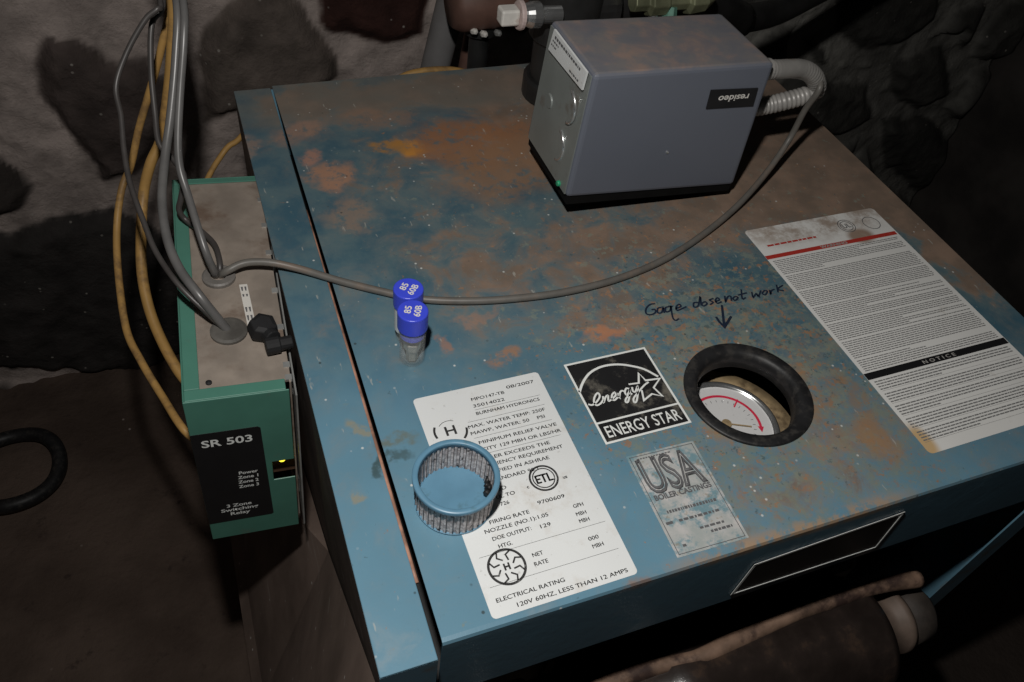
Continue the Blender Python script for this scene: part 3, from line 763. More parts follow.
# 4 warning label
wl, L = sticker('warning_label', 0.4478, 0.1545, 0.1490, 0.2560, 0.7, WARN, 0.004, 'big white printed warning label with red and black bars')
bm = bmesh.new(); rect2(bm, -0.0745, 0.0730, 0.0878, 0.0925, ZI); obj('red_bar', bm, REDINK, wl)
bm = bmesh.new(); rect2(bm, -0.0745, 0.0738, -0.0560, -0.0495, ZI); obj('black_bar', bm, BLACKLBL, wl)
bm = bmesh.new(); add_text(bm, 'WARNING', 0.0032, 0, 0.0886, ZI + .0001, width=0.030, align='CENTER', bold=.03); obj('warning_lettering', bm, simple('dull_white_ink', (0.35, 0.34, 0.32)), wl); bm = bmesh.new(); add_text(bm, 'N O T I C E', 0.0032, 0, -0.0545, ZI + .0001, width=0.034, align='CENTER', bold=.02)
obj('notice_lettering', bm, simple('dull_white_ink', (0.35, 0.34, 0.32)), wl)
bm = bmesh.new()
rr = random.Random(11)
y = 0.0840; row = 0
while y > -0.048:
    end = 0.070 if rr.random() > 0.2 else rr.uniform(-0.03, 0.05)
    words(bm, -0.071, end, y, 0.0009, rr, 0.0005, 0.0015, 0.0055); row += 1
    y -= 0.0021 if row % 9 else 0.0034
y = -0.0595; row = 0
while y > -0.121:
    if row % 5 == 4: rect2(bm, -0.071, 0.071, y + 0.0012, y + 0.0014, ZI)
    else: words(bm, -0.071, 0.070 if row % 5 != 3 else rr.uniform(-.04, .05), y, 0.0011, rr, 0.0005, 0.0015, 0.0055)
    row += 1; y -= 0.0025
obj('fine_print', bm, m_ink('grey_fine_print', (0.17, 0.17, 0.17), 0.5, 70, (0.5, 0.5, 0.48)), wl)
bm = bmesh.new()
words(bm, -0.064, -0.010, 0.1030, 0.0022, rr, 0.001, 0.003, 0.007)
obj('red_heading', bm, REDINK, wl)
bm = bmesh.new()
ribbon(bm, arcpts(0.030, 0.1105, 0.0085, 0, 360), 0.0008, ZI); ribbon(bm, arcpts(0.030, 0.1105, 0.0062, 0, 360), 0.0008, ZI); ribbon(bm, arcpts(0.058, 0.1085, 0.0085, 0, 360), 0.0008, ZI)
add_text(bm, 'UL', 0.0055, 0.030, 0.108, ZI, align='CENTER', bold=.02)
obj('certification_mark', bm, GREYINK, wl)

# 5 marker note with arrow, written on the enamel
bm = bmesh.new()
st6 = [[(393, 115), (375, 118), (362, 132), (362, 148), (376, 153), (393, 146), (392, 135), (380, 136)],
 [(415, 128), (402, 131), (402, 146), (415, 145), (420, 128), (424, 147)], [(440, 125), (428, 129), (430, 143), (444, 138), (446, 122), (452, 160), (462, 172), (474, 166)],
 [(462, 132), (480, 125), (475, 117), (465, 125), (468, 138), (500, 125)], [(540, 112), (525, 112), (525, 126), (540, 122), (546, 90), (550, 122)],
 [(562, 108), (552, 115), (558, 123), (570, 115), (562, 107)], [(592, 97), (578, 103), (590, 110), (580, 119)], [(598, 108), (612, 102), (605, 95), (598, 104), (605, 114), (620, 108)],
 [(630, 88), (633, 108), (640, 92), (650, 90), (653, 106)], [(665, 90), (658, 98), (666, 104), (675, 94), (665, 90)], [(686, 66), (690, 98), (702, 94)], [(675, 86), (706, 78)],
 [(722, 75), (727, 93), (738, 80), (745, 91), (753, 70)], [(765, 70), (758, 80), (768, 85), (775, 73), (765, 70)], [(782, 68), (787, 83), (789, 71), (800, 66)],
 [(806, 50), (812, 77)], [(828, 52), (810, 66), (832, 71)]]
for i, st in enumerate(st6): ribbon(bm, [px(540 + u / 3.41, 270 + v / 3.41)[:2] for u, v in st], 0.0016, 0.00008 + i * 0.000004, 4 if len(st) > 2 else 1)
for i, st in enumerate(([(620, 120), (624, 155), (628, 192)], [(600, 160), (612, 178), (628, 194), (640, 178), (652, 158)])):
    ribbon(bm, [px(540 + u / 3.41, 270 + v / 3.41)[:2] for u, v in st], 0.0022, 0.0002 + i * 0.00003)
wpart('marker_note', bm, MARKER)['label'] = 'handwritten black marker note and arrow'

# 6 nameplate on the front lip
bm = bmesh.new()
Q = [(0.216, -0.0745), (0.347, -0.0760), (0.343, -0.0215), (0.219, -0.0300)]
def poly_xz(bm, Q, y0, y1):
    a = [bm.verts.new((x, y0, z)) for x, z in Q]; b = [bm.verts.new((x, y1, z)) for x, z in Q]
    bm.faces.new(a); bm.faces.new(b[::-1])
    for i in range(len(Q)): bm.faces.new((a[i], b[i], b[(i + 1) % len(Q)], a[(i + 1) % len(Q)]))
poly_xz(bm, Q, -0.0006, -0.0001)
npl = wpart('nameplate', bm, BLACKLBL)
bm = bmesh.new()
for i in range(4):
    a = Vector(Q[i]); b = Vector(Q[(i + 1) % 4]); d = (b - a).normalized(); nn = Vector((-d.y, d.x)) * 0.0011
    poly_xz(bm, [a + nn * 0.0, b + nn * 0.0, b + nn * 2 * (0.6 if i in (0, 1) else 1.0), a + nn * 2 * (0.6 if i in (0, 1) else 1.0)], -0.0009, -0.0006)
obj('nameplate_border', bm, WHITEINK, npl)

# ------------------------------------------------------------------ grey aquastat control box
aq = empty('aquastat_control', (0.295, 0.372, 0.0), 'slate grey metal control box with dusty top standing on the boiler', 'control box')
FLt, FRt, FLb, FRb = (0.2110, 0.325, 0.1470), (0.3765, 0.325, 0.1425), (0.2065, 0.325, 0.0320), (0.3805, 0.325, 0.0185)
def bk(p, d): return (p[0], p[1] + d, p[2])
# cover: front and top sheet; chassis: sides
bm = bmesh.new()
s_ = 0.0016
hexa(bm, [FLb, FRb, bk(FRb, .096), bk(FLb, .096), FLt, FRt, bk(FRt, .089), bk(FLt, .089)])
cov = obj('cover', bm, BOXTOP, aq, bevel=0.004, seg=3, world=True)
bm = bmesh.new()
def inset(y0, y1, m=0.0055):
    zb = 0.0320; return [(0.2058, y0 + m, zb + 0.002), (0.2058, y1 - m, zb + 0.002), (0.2102, y1 - m - .004, 0.1435), (0.2102, y0 + m, 0.1435)]
q = inset(0.325, 0.419, 0.0035)
a = [bm.verts.new(p) for p in q]; b = [bm.verts.new((p[0] + 0.003, p[1], p[2])) for p in q]
bm.faces.new(a); bm.faces.new(b[::-1])
for i in range(4): bm.faces.new((a[i], b[i], b[(i + 1) % 4], a[(i + 1) % 4]))
side = obj('side_plate', bm, BOXSIDE, aq, world=True)
def on_left(u, v): return px(u, v, 0, 0.2075)
bm = bmesh.new()
def disc_x(bm, c, r, x0, x1, n=28, ry=None):
    lathe(bm, [(0, x0), (r * .82, x0), (r * .84, x0 - .0006), (r * .93, x0 - .0006), (r, x0), (r, x1), (0, x1)], (0, c[1], c[2]), (1, 0, 0), n)
for i, (u, v, r) in enumerate(((568, 104, 0.0150), (557, 142, 0.0150))):
    bm = bmesh.new(); c = on_left(u, v)
    tube(bm, [(c.x - 0.0006, c.y + r * math.cos(a), c.z + r * math.sin(a)) for a in [math.radians(105 + 150 * k / 16) for k in range(17)]], 0.0013, 8, 2, rfun=None)  # only the crescent that catches light is built, as a bright arc
    ko = obj('knockout_lit_rim', bm, STEEL, aq, world=True, smooth=True)
bm = bmesh.new(); c = on_left(549, 101); lathe(bm, [(0, -0.0006), (0.006, -0.0006), (0.007, 0.001), (0, 0.001)], c, (1, 0, 0), 24)
obj('knockout', bm, BOXSIDE, aq, world=True)
# sticker on the side plate
bm = bmesh.new()
Q4 = [on_left(*p) for p in ((555.5, 29), (588, 72), (583, 90), (549.5, 49))]
a = [bm.verts.new((p.x - 0.0012, p.y, p.z)) for p in Q4]; b = [bm.verts.new((p.x + 0.0005, p.y, p.z)) for p in Q4]
bm.faces.new(a); bm.faces.new(b[::-1])
for i in range(4): bm.faces.new((a[i], b[i], b[(i + 1) % 4], a[(i + 1) % 4]))
stk = obj('side_label', bm, LABEL, aq, world=True); stk['label'] = 'white sticker on the side'
bm = bmesh.new()
def q4(s, t): return (Q4[0] * (1 - s) + Q4[1] * s) * (1 - t) + (Q4[3] * (1 - s) + Q4[2] * s) * t
rr = random.Random(5)
for (t0, s0, s1, th) in ((0.16, 0.08, 0.86, 0.13), (0.40, 0.05, 0.22, 0.08), (0.60, 0.04, 0.18, 0.08), (0.75, 0.62, 0.85, 0.10)):
    s = s0
    while s < s1:
        w = rr.uniform(0.02, 0.06); p = [q4(s, t0), q4(s + w, t0), q4(s + w, t0 + th), q4(s, t0 + th)]
        bm.faces.new([bm.verts.new((v.x - 0.0014, v.y, v.z)) for v in p]); s += w + 0.015
obj('fine_print', bm, GREYINK, aq, world=True)
# green ground screw
bm = bmesh.new(); c = on_left(561, 183)
lathe(bm, [(0, -0.004), (0.0022, -0.004), (0.0026, -0.003), (0.0026, 0.002), (0, 0.002)], c, (1, 0, 0), 16)
obj('ground_screw', bm, simple('green_screw', (0.02, 0.35, 0.17), 0.4), aq, world=True)
bm = bmesh.new(); c = px(667, 152, 1, 0.325); lathe(bm, [(0, -0.0012), (0.0012, -0.001), (0.0016, 0.0006), (0, 0.001)], c, (0, 1, 0), 12)
obj('cover_screw', bm, STEEL, aq, world=True)
# brand plate, mounted upside down
c0 = px(731, 97.5, 1, 0.3245)
bm = bmesh.new(); poly_xz(bm, [tuple(px(*p, 1, 0.3245)[i] for i in (0, 2)) for p in ((706, 109), (753, 106), (758, 88), (711, 90))], 0.3240, 0.3252)
bp_ = obj('brand_plate', bm, BLACKPL, aq, world=True)
tb = bmesh.new(); add_text(tb, 'resideo', 0.0058, 0, 0, 0, width=0.0300, align='CENTER', bold=0.02)
ce = px(733.5, 97.8, 1, 0.3238)
Mt = plane_basis((ce.x, 0.3237, ce.z + 0.0026), (-1, 0, 0.03), (-0.03, 0, -1), (0, -1, 0))
bmesh.ops.transform(tb, matrix=Mt, verts=tb.verts[:])
obj('brand_lettering', tb, WHITEPL, aq, world=True)
bm = bmesh.new(); lathe(bm, [(0, 0.0), (0.026, 0.0), (0.026, 0.010), (0.016, 0.010), (0.016, 0.040), (0, 0.040)], (0.296, 0.372, 0), n=32)
obj('mounting_well', bm, PIPEBLK, aq, world=True)
bm = bmesh.new(); hexa(bm, [(0.2090, .3275, .023), (.3790, .3275, .0110), (.3790, .42, .0110), (.2090, .42, .023), (0.2090, .3275, .034), (.3790, .3275, .0205), (.3790, .42, .0205), (.2090, .42, .034)])
obj('bottom_plate', bm, simple('black_base_gap_shade', (0.006, 0.006, 0.006), 0.8, spec=0.1), aq, world=True)  # plate deepened and blackened to stand in for shadow under the box

# flexible conduit looping out of the side of the box
fc = empty('flexible_conduit', (0.40, 0.33, 0.10), 'grey flexible conduit looping out of the right side of the grey box', 'conduit')
bm = bmesh.new()
CP = [(0.3745, 0.345, 0.125), (0.390, 0.345, 0.124), px(800, 69, 1, 0.352), px(814, 77, 1, 0.356), px(816, 90, 1, 0.360), px(803, 96, 1, 0.360), px(785, 101, 1, 0.362), px(768, 105, 1, 0.365), px(750, 108, 1, 0.366)]
tube(bm, CP, 0.009, 16, 22, rfun=lambda L: 0.0082 + 0.00045 * math.sin(L / 0.0042 * 2 * math.pi))
obj('corrugated_tube', bm, CONDUIT, fc, smooth=True, world=True)
bm = bmesh.new()
lathe(bm, [(0.0, 0.0), (0.0105, 0.0), (0.0105, 0.008), (0.0092, 0.010), (0.0092, 0.016), (0, 0.016)], (0.3735, 0.345, 0.125), (1, 0, -0.02), 20)
obj('connector', bm, CONDUIT, fc, world=True, smooth=False)
e0 = Vector(CP[-1])

# ------------------------------------------------------------------ switching relay hung on the side
RELM = Matrix.Translation((-0.1200, 0.2085, 0.0020)) @ Matrix.Rotation(math.radians(-3.0), 4, 'Z') @ Matrix.Rotation(math.radians(2.9), 4, 'Y')
rel = bpy.data.objects.new('zone_relay', None); COL.objects.link(rel); rel.matrix_basis = RELM; rel.empty_display_size = .02
tag(rel, 'green three-zone relay box with black front label hanging at the left side of the boiler', 'relay')
RWd, RD, RH = 0.0700, 0.2500, 0.1820
t_ = 0.0012
bm = bmesh.new()
# front sheet with the indicator notch at its right edge (local: x across, y depth, z up from 0 to -RH)
def sheet_xz(bm, Q, y0, y1):
    a = [bm.verts.new((x, y0, z)) for x, z in Q]; b = [bm.verts.new((x, y1, z)) for x, z in Q]
    bm.faces.new(a); bm.faces.new(b[::-1])
    for i in range(len(Q)): bm.faces.new((a[i], b[i], b[(i + 1) % len(Q)], a[(i + 1) % len(Q)]))
NT_, NB_, NX = -0.0840, -0.1085, 0.0535
sheet_xz(bm, [(0, 0), (0, -RH), (RWd, -RH), (RWd, NB_), (NX, NB_), (NX, NT_), (RWd, NT_), (RWd, 0)], 0, t_)
box(bm, 0, t_, t_, RD, -RH, 0)                                  # left sheet
sheet_xz(bm, [(0, 0), (0, -RH), (RWd, -RH), (RWd, 0)], RD, RD + t_)
# rims folded over the top
z0 = -0.0002
box(bm, t_, RWd - .002, t_, 0.0110, -t_, 0); box(bm, t_, 0.0115, 0.0110, RD - 0.006, -t_, 0); box(bm, t_, RWd, RD - 0.006, RD, -t_, 0)
obj('cover', bm, GREEN, rel, bevel=0.0006)
bm = bmesh.new(); box(bm, 0.010, RWd + 0.0010, 0.0100, RD - 0.004, -0.0030, -0.0014)
box(bm, RWd + 0.001, RWd + 0.0022, 0.008, RD - 0.002, -RH + 0.004, -0.0016)
box(bm, 0.004, RWd, 0.004, RD - 0.004, -RH + 0.003, -RH + 0.0045)
obj('chassis', bm, GALV, rel)
bm = bmesh.new(); box(bm, RWd + 0.0040, RWd + 0.0052, -0.001, RD - .01, -RH + 0.001, -0.006)
box(bm, RWd + 0.0022, RWd + 0.0040, 0.02, 0.03, -RH + 0.02, -RH + .04); box(bm, RWd + 0.0022, RWd + 0.0040, 0.02, 0.03, -0.03, -.02)
obj('back_plate', bm, GALVB, rel)
for yy in (0.010, 0.022, 0.060, 0.100, 0.145, 0.18, 0.215):
    bm = bmesh.new(); box(bm, RWd - 0.0015, RWd + 0.0032, yy, yy + 0.005, -0.0016, -0.0006); obj('clip', bm, GALVB, rel)
bm = bmesh.new(); box(bm, NX - .004, RWd + 0.002, 0.010, 0.012, NB_ - .004, NT_ + .004)
obj('circuit_board', bm, simple('brown_board', (0.10, 0.055, 0.035), 0.5), rel)
bm = bmesh.new(); lathe(bm, [(0.0030, 0.008), (0.0030, 0.002), (0.0022, 0.0005), (0, 0)], (0.0610, 0.0016, NT_ - 0.0026), (0, 1, 0), 16)
obj('indicator_light', bm, LED, rel)
# black label with its lettering
bm = bmesh.new(); sheet_xz(bm, [(0.0002, -0.0365), (0.0002, -0.1570), (0.0490, -0.1570), (0.0505, -0.1555), (0.0480, -0.0385), (0.0460, -0.0365)], -0.0003, -0.00002)
lab = obj('front_label', bm, BLACKLBL, rel)
def relay_text(items, name):
    tb = bmesh.new()
    for a in items: add_text(tb, a[0], a[1], a[2], a[3], 0, width=a[4], align=a[5], bold=0.018)
    bmesh.ops.transform(tb, matrix=plane_basis((0, -0.00045, 0), (1, 0, 0), (0, 0, 1), (0, -1, 0)), verts=tb.verts[:])
    obj(name, tb, WHITEINK, lab)
relay_text([('SR 503', 0.0080, 0.0065, -0.0525, 0.0350, 'LEFT')], 'model_lettering')
relay_text([(s_, 0.0038, 0.0425 - (-.093 - z) * .03, z, w, 'RIGHT') for s_, z, w in (('Power', -0.0930, 0.0140), ('Zone 1', -0.0990, 0.0150), ('Zone 2', -0.1052, 0.0150), ('Zone 3', -0.1114, 0.0150))], 'indicator_lettering')
relay_text([(s_, 0.0042, 0.0250, z, w, 'CENTER') for s_, z, w in (('3 Zone', -0.1365, 0.0190), ('Switching', -0.1425, 0.0285), ('Relay', -0.1485, 0.0150))], 'title_lettering')
RINV = RELM.inverted()
def rl_at(u, v):      # spot on the relay's top, in relay coordinates
    p = px(u, v, 2, -0.001); return RINV @ p
# knockout fittings on the top
c1 = rl_at(219, 278); c2 = rl_at(229, 332)
bm = bmesh.new(); lathe(bm, [(0.006, -0.0012), (0.0125, -0.0012), (0.0125, 0.0012), (0.0110, 0.0022), (0.006, 0.0020)], (c1.x, c1.y, 0), n=28, close=True)
obj('bushing', bm, simple('grey_plastic_bushing', (0.14, 0.13, 0.12), 0.5), rel, smooth=False)
bm = bmesh.new(); lathe(bm, [(0.0, -0.0012), (0.0132, -0.0012), (0.0132, 0.0008), (0.0110, 0.0016), (0.0, 0.0016)], (c2.x, c2.y, 0), n=28)
obj('knockout_plug', bm, simple('dark_dusty_plug', (0.085, 0.08, 0.072), 0.5, 0, 0.3, 60), rel)
bm = bmesh.new(); c = rl_at(209, 384); lathe(bm, [(0, -0.0008), (0.0022, -0.0008), (0.0022, -0.0002), (0, 0.0006)], (c.x, c.y, 0), n=14)
obj('screw', bm, BLACKPL, rel)
# strip of white tape with worn marks
bm = bmesh.new(); a = rl_at(243, 284); b = rl_at(252, 326)
hexa(bm, [(a.x - .003, a.y, -.0012), (a.x + .003, a.y, -.0012), (b.x + .003, b.y, -.0012), (b.x - .003, b.y, -.0012), (a.x - .003, a.y, -.0009), (a.x + .003, a.y, -.0009), (b.x + .003, b.y, -.0009), (b.x - .003, b.y, -.0009)])
tp = obj('tape_strip', bm, TAPE, rel)
bm = bmesh.new()
for f0, f1 in ((0.06, 0.16), (0.24, 0.30), (0.55, 0.66), (0.74, 0.86)):
    for s0, s1 in ((-.0022, -.0006), (.0004, .0020)):
        P4 = []
        for f, s2 in ((f0, s0), (f0, s1), (f1, s1 - .0004), (f1, s0 + .0003)): P4.append(bm.verts.new((a.x + (b.x - a.x) * f + s2, a.y + (b.y - a.y) * f, -0.0008)))
        bm.faces.new(P4)
obj('faded_marks', bm, GREYINK, tp)
# black knobs (capped wire fittings) at the right edge
bm = bmesh.new(); c = rl_at(262, 333)
lathe(bm, [(0, 0), (0.0100, 0), (0.0115, 0.004), (0.0100, 0.012), (0.006, 0.014), (0, 0.014)], (c.x, c.y, 0.0), (0.15, -0.15, 1), 6)
lathe(bm, [(0, 0), (0.0062, 0), (0.0062, 0.012), (0, 0.012)], (c.x + 0.002, c.y - 0.003, 0.005), (0.45, -0.9, 0.15), 14)
obj('black_fitting', bm, BLACKPL, rel, bevel=0.0008)
bm = bmesh.new(); c = rl_at(266, 352)
lathe(bm, [(0, 0), (0.0065, 0), (0.0065, 0.010), (0.0050, 0.010), (0.0050, 0.019), (0, 0.019)], (c.x, c.y, 0.0055), (1, 0.12, 0.0), 14)
obj('black_fitting', bm, BLACKPL, rel, bevel=0.0006)

# ------------------------------------------------------------------ cables
def cable(name, P, r, m, label, group=None, n=10, flat=1.0, sub=8):
    bm = bmesh.new(); tube(bm, P, r, n, sub, flat=flat)
    o = obj(name, bm, m, smooth=True)
    me = o.data; c = Vector(P[0]); me.transform(Matrix.Translation(-c)); o.location = c
    tag(o, label, 'cable', group); return o
Y = 1
def above(P):
    """the run of a hanging cable above the picture, straight up towards the joists"""
    p = Vector(P[0]); return [Vector((p.x + 0.004, p.y - 0.012, p.z + 0.45)), Vector((p.x + 0.003, p.y - .006, p.z + 0.20)), Vector((p.x + 0.001, p.y - .002, p.z + 0.06))] + list(P)
def pz(*q): return [px(u, v, 2, z) for u, v, z in q]
A_ = pz((183, 0, .160), (184, 37, .135), (180, 94, .104), (178, 140, .080), (180, 168, .066), (188, 195, .052), (198, 228, .040), (207, 255, .026), (214, 271, .010), (217, 277, -.004))
cable('electrical_cable', above(A_), 0.0030, GREYCABLE, 'rightmost grey cable hanging down and running straight into the rear hole of the relay box')
B_ = pz((177, 0, .155), (176, 56, .120), (171, 113, .088), (165, 158, .066), (162, 200, .052), (167, 238, .042), (179, 268, .035), (198, 294, .028), (214, 314, .014), (228, 331, -.001))
cable('electrical_cable', above(B_), 0.0034, GREYCABLE, 'thick grey cable bending down the left of the relay box into its front plug')
C_ = pz((160, 0, .150), (157, 9, .145), (145, 20, .138), (127, 52, .118), (116, 86, .098), (121, 116, .083), (124, 150, .068), (130, 183, .056), (143, 220, .045), (156, 252, .036), (178, 284, .030), (205, 311, .016), (224, 329, -.001))
cable('electrical_cable', above(C_), 0.0021, DARKCABLE, 'thin dark cable bowing out left of the yellow cables before entering the front plug')
D_ = pz((163, 0, .140), (152, 24, .125), (151, 68, .100), (155, 113, .075), (159, 143, .060), (172, 158, .052), (184, 176, .044), (181, 198, .028), (179, 210, .018), (186, 220, .009), (201, 231, .006), (214, 244, .006), (219, 258, .008), (220, 270, .004), (219, 277, -.004))
cable('electrical_cable', above(D_), 0.0023, DARKCABLE, 'dark cable crossing behind the greys and curling over the back of the relay box')
Y1_ = [px(169, 0, Y, .530), px(161, 49, Y, .530), px(150, 90, Y, .530), px(139, 128, Y, .528), px(131, 165, Y, .52), px(122, 188, Y, .51), px(117, 225, Y, .49), px(118, 270, Y, .45), px(126, 328, Y, .39), px(141, 361, Y, .35), px(162, 396, Y, .31), px(188, 434, Y, .262)]
e = px(222, 455, Y, .275)
cable('electrical_cable', above(Y1_) + [e], 0.0033, YELLOW, 'yellow cable bowing furthest left and passing behind the front corner of the relay box')
Y2_ = [px(173, 0, Y, .522), px(172, 50, Y, .522), px(168, 95, Y, .520), px(161, 139, Y, .518), px(150, 165, Y, .51), px(143, 199, Y, .50), px(141, 255, Y, .46), px(145, 292, Y, .43), px(156, 328, Y, .40), px(177, 369, Y, .36)]
cable('electrical_cable', above(Y2_) + [px(202, 400, Y, .33)], 0.0048, YELLOW, 'thicker yellow cable hanging just left of the relay box')
Y3_ = [px(246, 146, Y, .600), px(238, 140, Y, .606), px(229, 146, Y, .605), px(221, 156, Y, .60), px(208, 178, Y, .58), px(195, 215, Y, .55)]
cable('electrical_cable', [Vector((-0.012, .612, -.06)), Vector((-0.02, .61, -.045))] + Y3_[1:] + [px(196, 330, Y, .55)], 0.0030, YELLOW, 'short bit of yellow cable rising behind the rear left corner of the boiler')
Y4_ = [px(380, 90, Y, .64), px(405, 76, Y, .64), px(422, 71.5, Y, .64), px(438, 70, Y, .64), px(454, 70.5, Y, .64), px(470, 75, Y, .64), px(492, 90, Y, .64)]
cable('electrical_cable', Y4_, 0.0042, YELLOW, 'yellow cable just peeking over the back edge of the boiler top')
# long grey cable across the top
r_ = 0.0030
E_ = [px(219, 277, 2, -.003), px(227, 271, 2, .007), px(245, 263, 2, .010), px(270, 262.5, 2, .010), px(300, 269, 2, .006), px(340, 281, 2, .0037), px(380, 291, 2, .0037), px(420, 299, 2, .0037), px(470, 301, 2, .0037), px(520, 298, 2, .0037), px(570, 291, 2, .0037), px(620, 278, 2, .0037), px(665, 259, 2, .0037),
      px(705, 233, 2, .0040), px(740, 203, 2, .008), px(770, 168, 2, .020), px(790, 138, 2, .040), px(805, 110, Y, .352), px(818, 92, Y, .345), px(820, 82, Y, .350), px(812, 74, Y, .362)]
cable('electrical_cable', E_, r_, GREYDUSTY, 'long dusty grey cable lying across the boiler top from the relay box to the conduit')

# ------------------------------------------------------------------ vials
def vial(loc, label, rotz, first=None, lines=('85', '60B'), sticker_=False):
    v = empty('nozzle_vial', loc, label, 'vial', 'clear vials with blue caps on the boiler top', (0, 0, 0))
    bm = bmesh.new()
    lathe(bm, [(0, 0.0), (0.0065, 0.0), (0.0085, 0.0015), (0.0093, 0.004), (0.0098, 0.040), (0.0090, 0.040), (0.0085, 0.005), (0.006, 0.002), (0, 0.0016)], n=32)
    obj('clear_tube', bm, CLEAR, v, smooth=True)
    bm = bmesh.new()
    lathe(bm, [(0, 0.0270), (0.0088, 0.0270), (0.0088, 0.0350), (0.0104, 0.0352), (0.0108, 0.0360), (0.0108, 0.0505), (0.0102, 0.0512), (0, 0.0512)], n=40)
    cp = obj('cap', bm, CAPBLUE, v, smooth=False, bevel=0.0004)
    tb = bmesh.new()
    for i, s in enumerate(lines): add_text(tb, s, 0.0046, 0, 0.0012 - i * 0.0068, 0.0514, width=0.0050 * len(s) * .72, align='CENTER', bold=0.02)
    bmesh.ops.transform(tb, matrix=Matrix.Rotation(rotz, 4, 'Z'), verts=tb.verts[:])
    obj('printed_numbers', tb, WHITEPL, cp)
    bm = bmesh.new()     # the nozzle inside
    lathe(bm, [(0, 0.0022), (0.0045, 0.0022), (0.0045, 0.012), (0.0062, 0.013), (0.0062, 0.019), (0.003, 0.022), (0, 0.022)], n=6)
    obj('nozzle', bm, BRASSN, v)
    if sticker_:
        bm = bmesh.new(); N = 12
        ring = [[bm.verts.new((r * math.cos(a), r * math.sin(a), z)) for z in (0.012, 0.035)] for r in (0.0100,) for a in [math.radians(150 + 80 * k / N) for k in range(N + 1)]]
        for p, q in zip(ring, ring[1:]): bm.faces.new((p[0], p[1], q[1], q[0]))
        s = obj('paper_label', bm, LABEL, v); sm = s.modifiers.new('thick', 'SOLIDIFY'); sm.thickness = 0.0002
    return v
BRASSN = simple('pale_steel_nozzle', (0.42, 0.42, 0.38), 0.35, 0.5)
vial((0.0392, 0.2090, 0.0), 'front vial with a blue cap, its clear body seen below the cap', math.radians(65))
vial((0.0420, 0.2310, 0.0), 'rear vial with blue cap and white paper label, mostly hidden by the front one', math.radians(50), lines=('85', '60B'), sticker_=True)

# ------------------------------------------------------------------ pump strainer
fs = empty('pump_strainer', (0.0335, 0.0868, 0.00035), 'round blue-rimmed mesh strainer lying open on the white rating label', 'filter')
bm = bmesh.new()
lathe(bm, [(0.0236, 0.0250), (0.0236, 0.0285), (0.0240, 0.0289), (0.0268, 0.0289), (0.0272, 0.0284), (0.0272, 0.0262), (0.0266, 0.0250)], n=72, close=True)
obj('rim', bm, FILTBLUE, fs, smooth=True)
bm = bmesh.new()
lathe(bm, [(0, 0.0), (0.0250, 0.0), (0.0254, 0.0005), (0.0254, 0.0011), (0.0234, 0.0014), (0.0230, 0.0022), (0.0, 0.0022)], n=72)
obj('base_disc', bm, FILTBLUE, fs)
def m_mesh():
    t = NT('dirty_wire_mesh')
    c = t.mix(t.map(t.noise(330, 3, 0.6), 0.35, 0.65), (0.42, 0.38, 0.38), (0.80, 0.75, 0.74))
    c = t.mix(t.map(t.noise(150, 4), 0.60, 0.68), c, (0.03, 0.025, 0.025))
    return t.out(c, 0.6, 0.1)
bm = bmesh.new(); NP = 38
R1, R2 = 0.0240, 0.0249
loop = []
for k in range(NP):
    for j, rr_ in ((0, R2), (0.32, R2), (0.5, R1), (0.82, R1)):
        a = 2 * math.pi * (k + j) / NP; loop.append((rr_ * math.cos(a), rr_ * math.sin(a)))
lo = [bm.verts.new((x, y, 0.0012)) for x, y in loop]; hi = [bm.verts.new((x, y, 0.0254)) for x, y in loop]
for i in range(len(loop)):
    j = (i + 1) % len(loop); bm.faces.new((lo[i], lo[j], hi[j], hi[i]))
s = obj('pleated_mesh', bm, m_mesh(), fs); sm = s.modifiers.new('thick', 'SOLIDIFY'); sm.thickness = 0.0003
bm = bmesh.new()
for k in range(NP):
    for rr_, off in ((R2 + 0.0003, 0.41), (R1 - 0.0004, 0.91)):
        a = 2 * math.pi * (k + off) / NP
        tube(bm, [(rr_ * math.cos(a), rr_ * math.sin(a), 0.002), (rr_ * math.cos(a + random.uniform(-.012, .012)), rr_ * math.sin(a + random.uniform(-.012, .012)), 0.0252)], 0.00022, 5, 1)
obj('pleat_creases', bm, simple('grimy_crease', (0.03, 0.025, 0.028), 0.6), fs)
bm = bmesh.new(); a = px(490, 487, 2, 0.006)
rr = random.Random(4)
for k in range(9):
    p = Vector((a.x - 0.0335 + rr.uniform(-.0035, .0030), a.y - 0.087 + rr.uniform(-.003, .003), 0.0026 + rr.uniform(0, .006)))
    q = p + Vector((rr.uniform(-.004, .004), rr.uniform(-.003, .003), rr.uniform(.001, .005)))
    tube(bm, [p, (p + q) / 2 + Vector((0, 0, .001)), q], rr.uniform(.0012, .0024), 7, 3)
obj('sludge', bm, BLACK, fs, smooth=True)

# ------------------------------------------------------------------ burner in front, under the lip
bu = empty('oil_burner', (0.28, -0.05, FZ), 'black and rusty oil burner housing mounted under the front lip of the boiler', 'burner')
def bpart(name, bm, m, **k): return obj(name, bm, m, bu, world=True, **k)
bm = bmesh.new()
Za = -0.255; Ya = -0.012
lathe(bm, [(0, 0.03), (0.050, 0.03), (0.056, 0.036), (0.056, 0.09), (0.052, 0.094), (0.052, 0.20), (0.056, 0.204), (0.056, 0.23), (0.054, 0.236), (0.055, 0.405), (0.052, 0.414), (0.040, 0.417), (0, 0.417)], (0.0, Ya, Za), (1, 0, 0), 56)
bh = bpart('blower_housing', bm, IRON, smooth=True)
bm = bmesh.new()
lathe(bm, [(0.034, 0.416), (0.024, 0.436), (0.025, 0.444), (0.031, 0.448), (0.032, 0.452), (0.031, 0.456), (0.0, 0.456)], (0.0, Ya, Za), (1, 0, 0), 40)
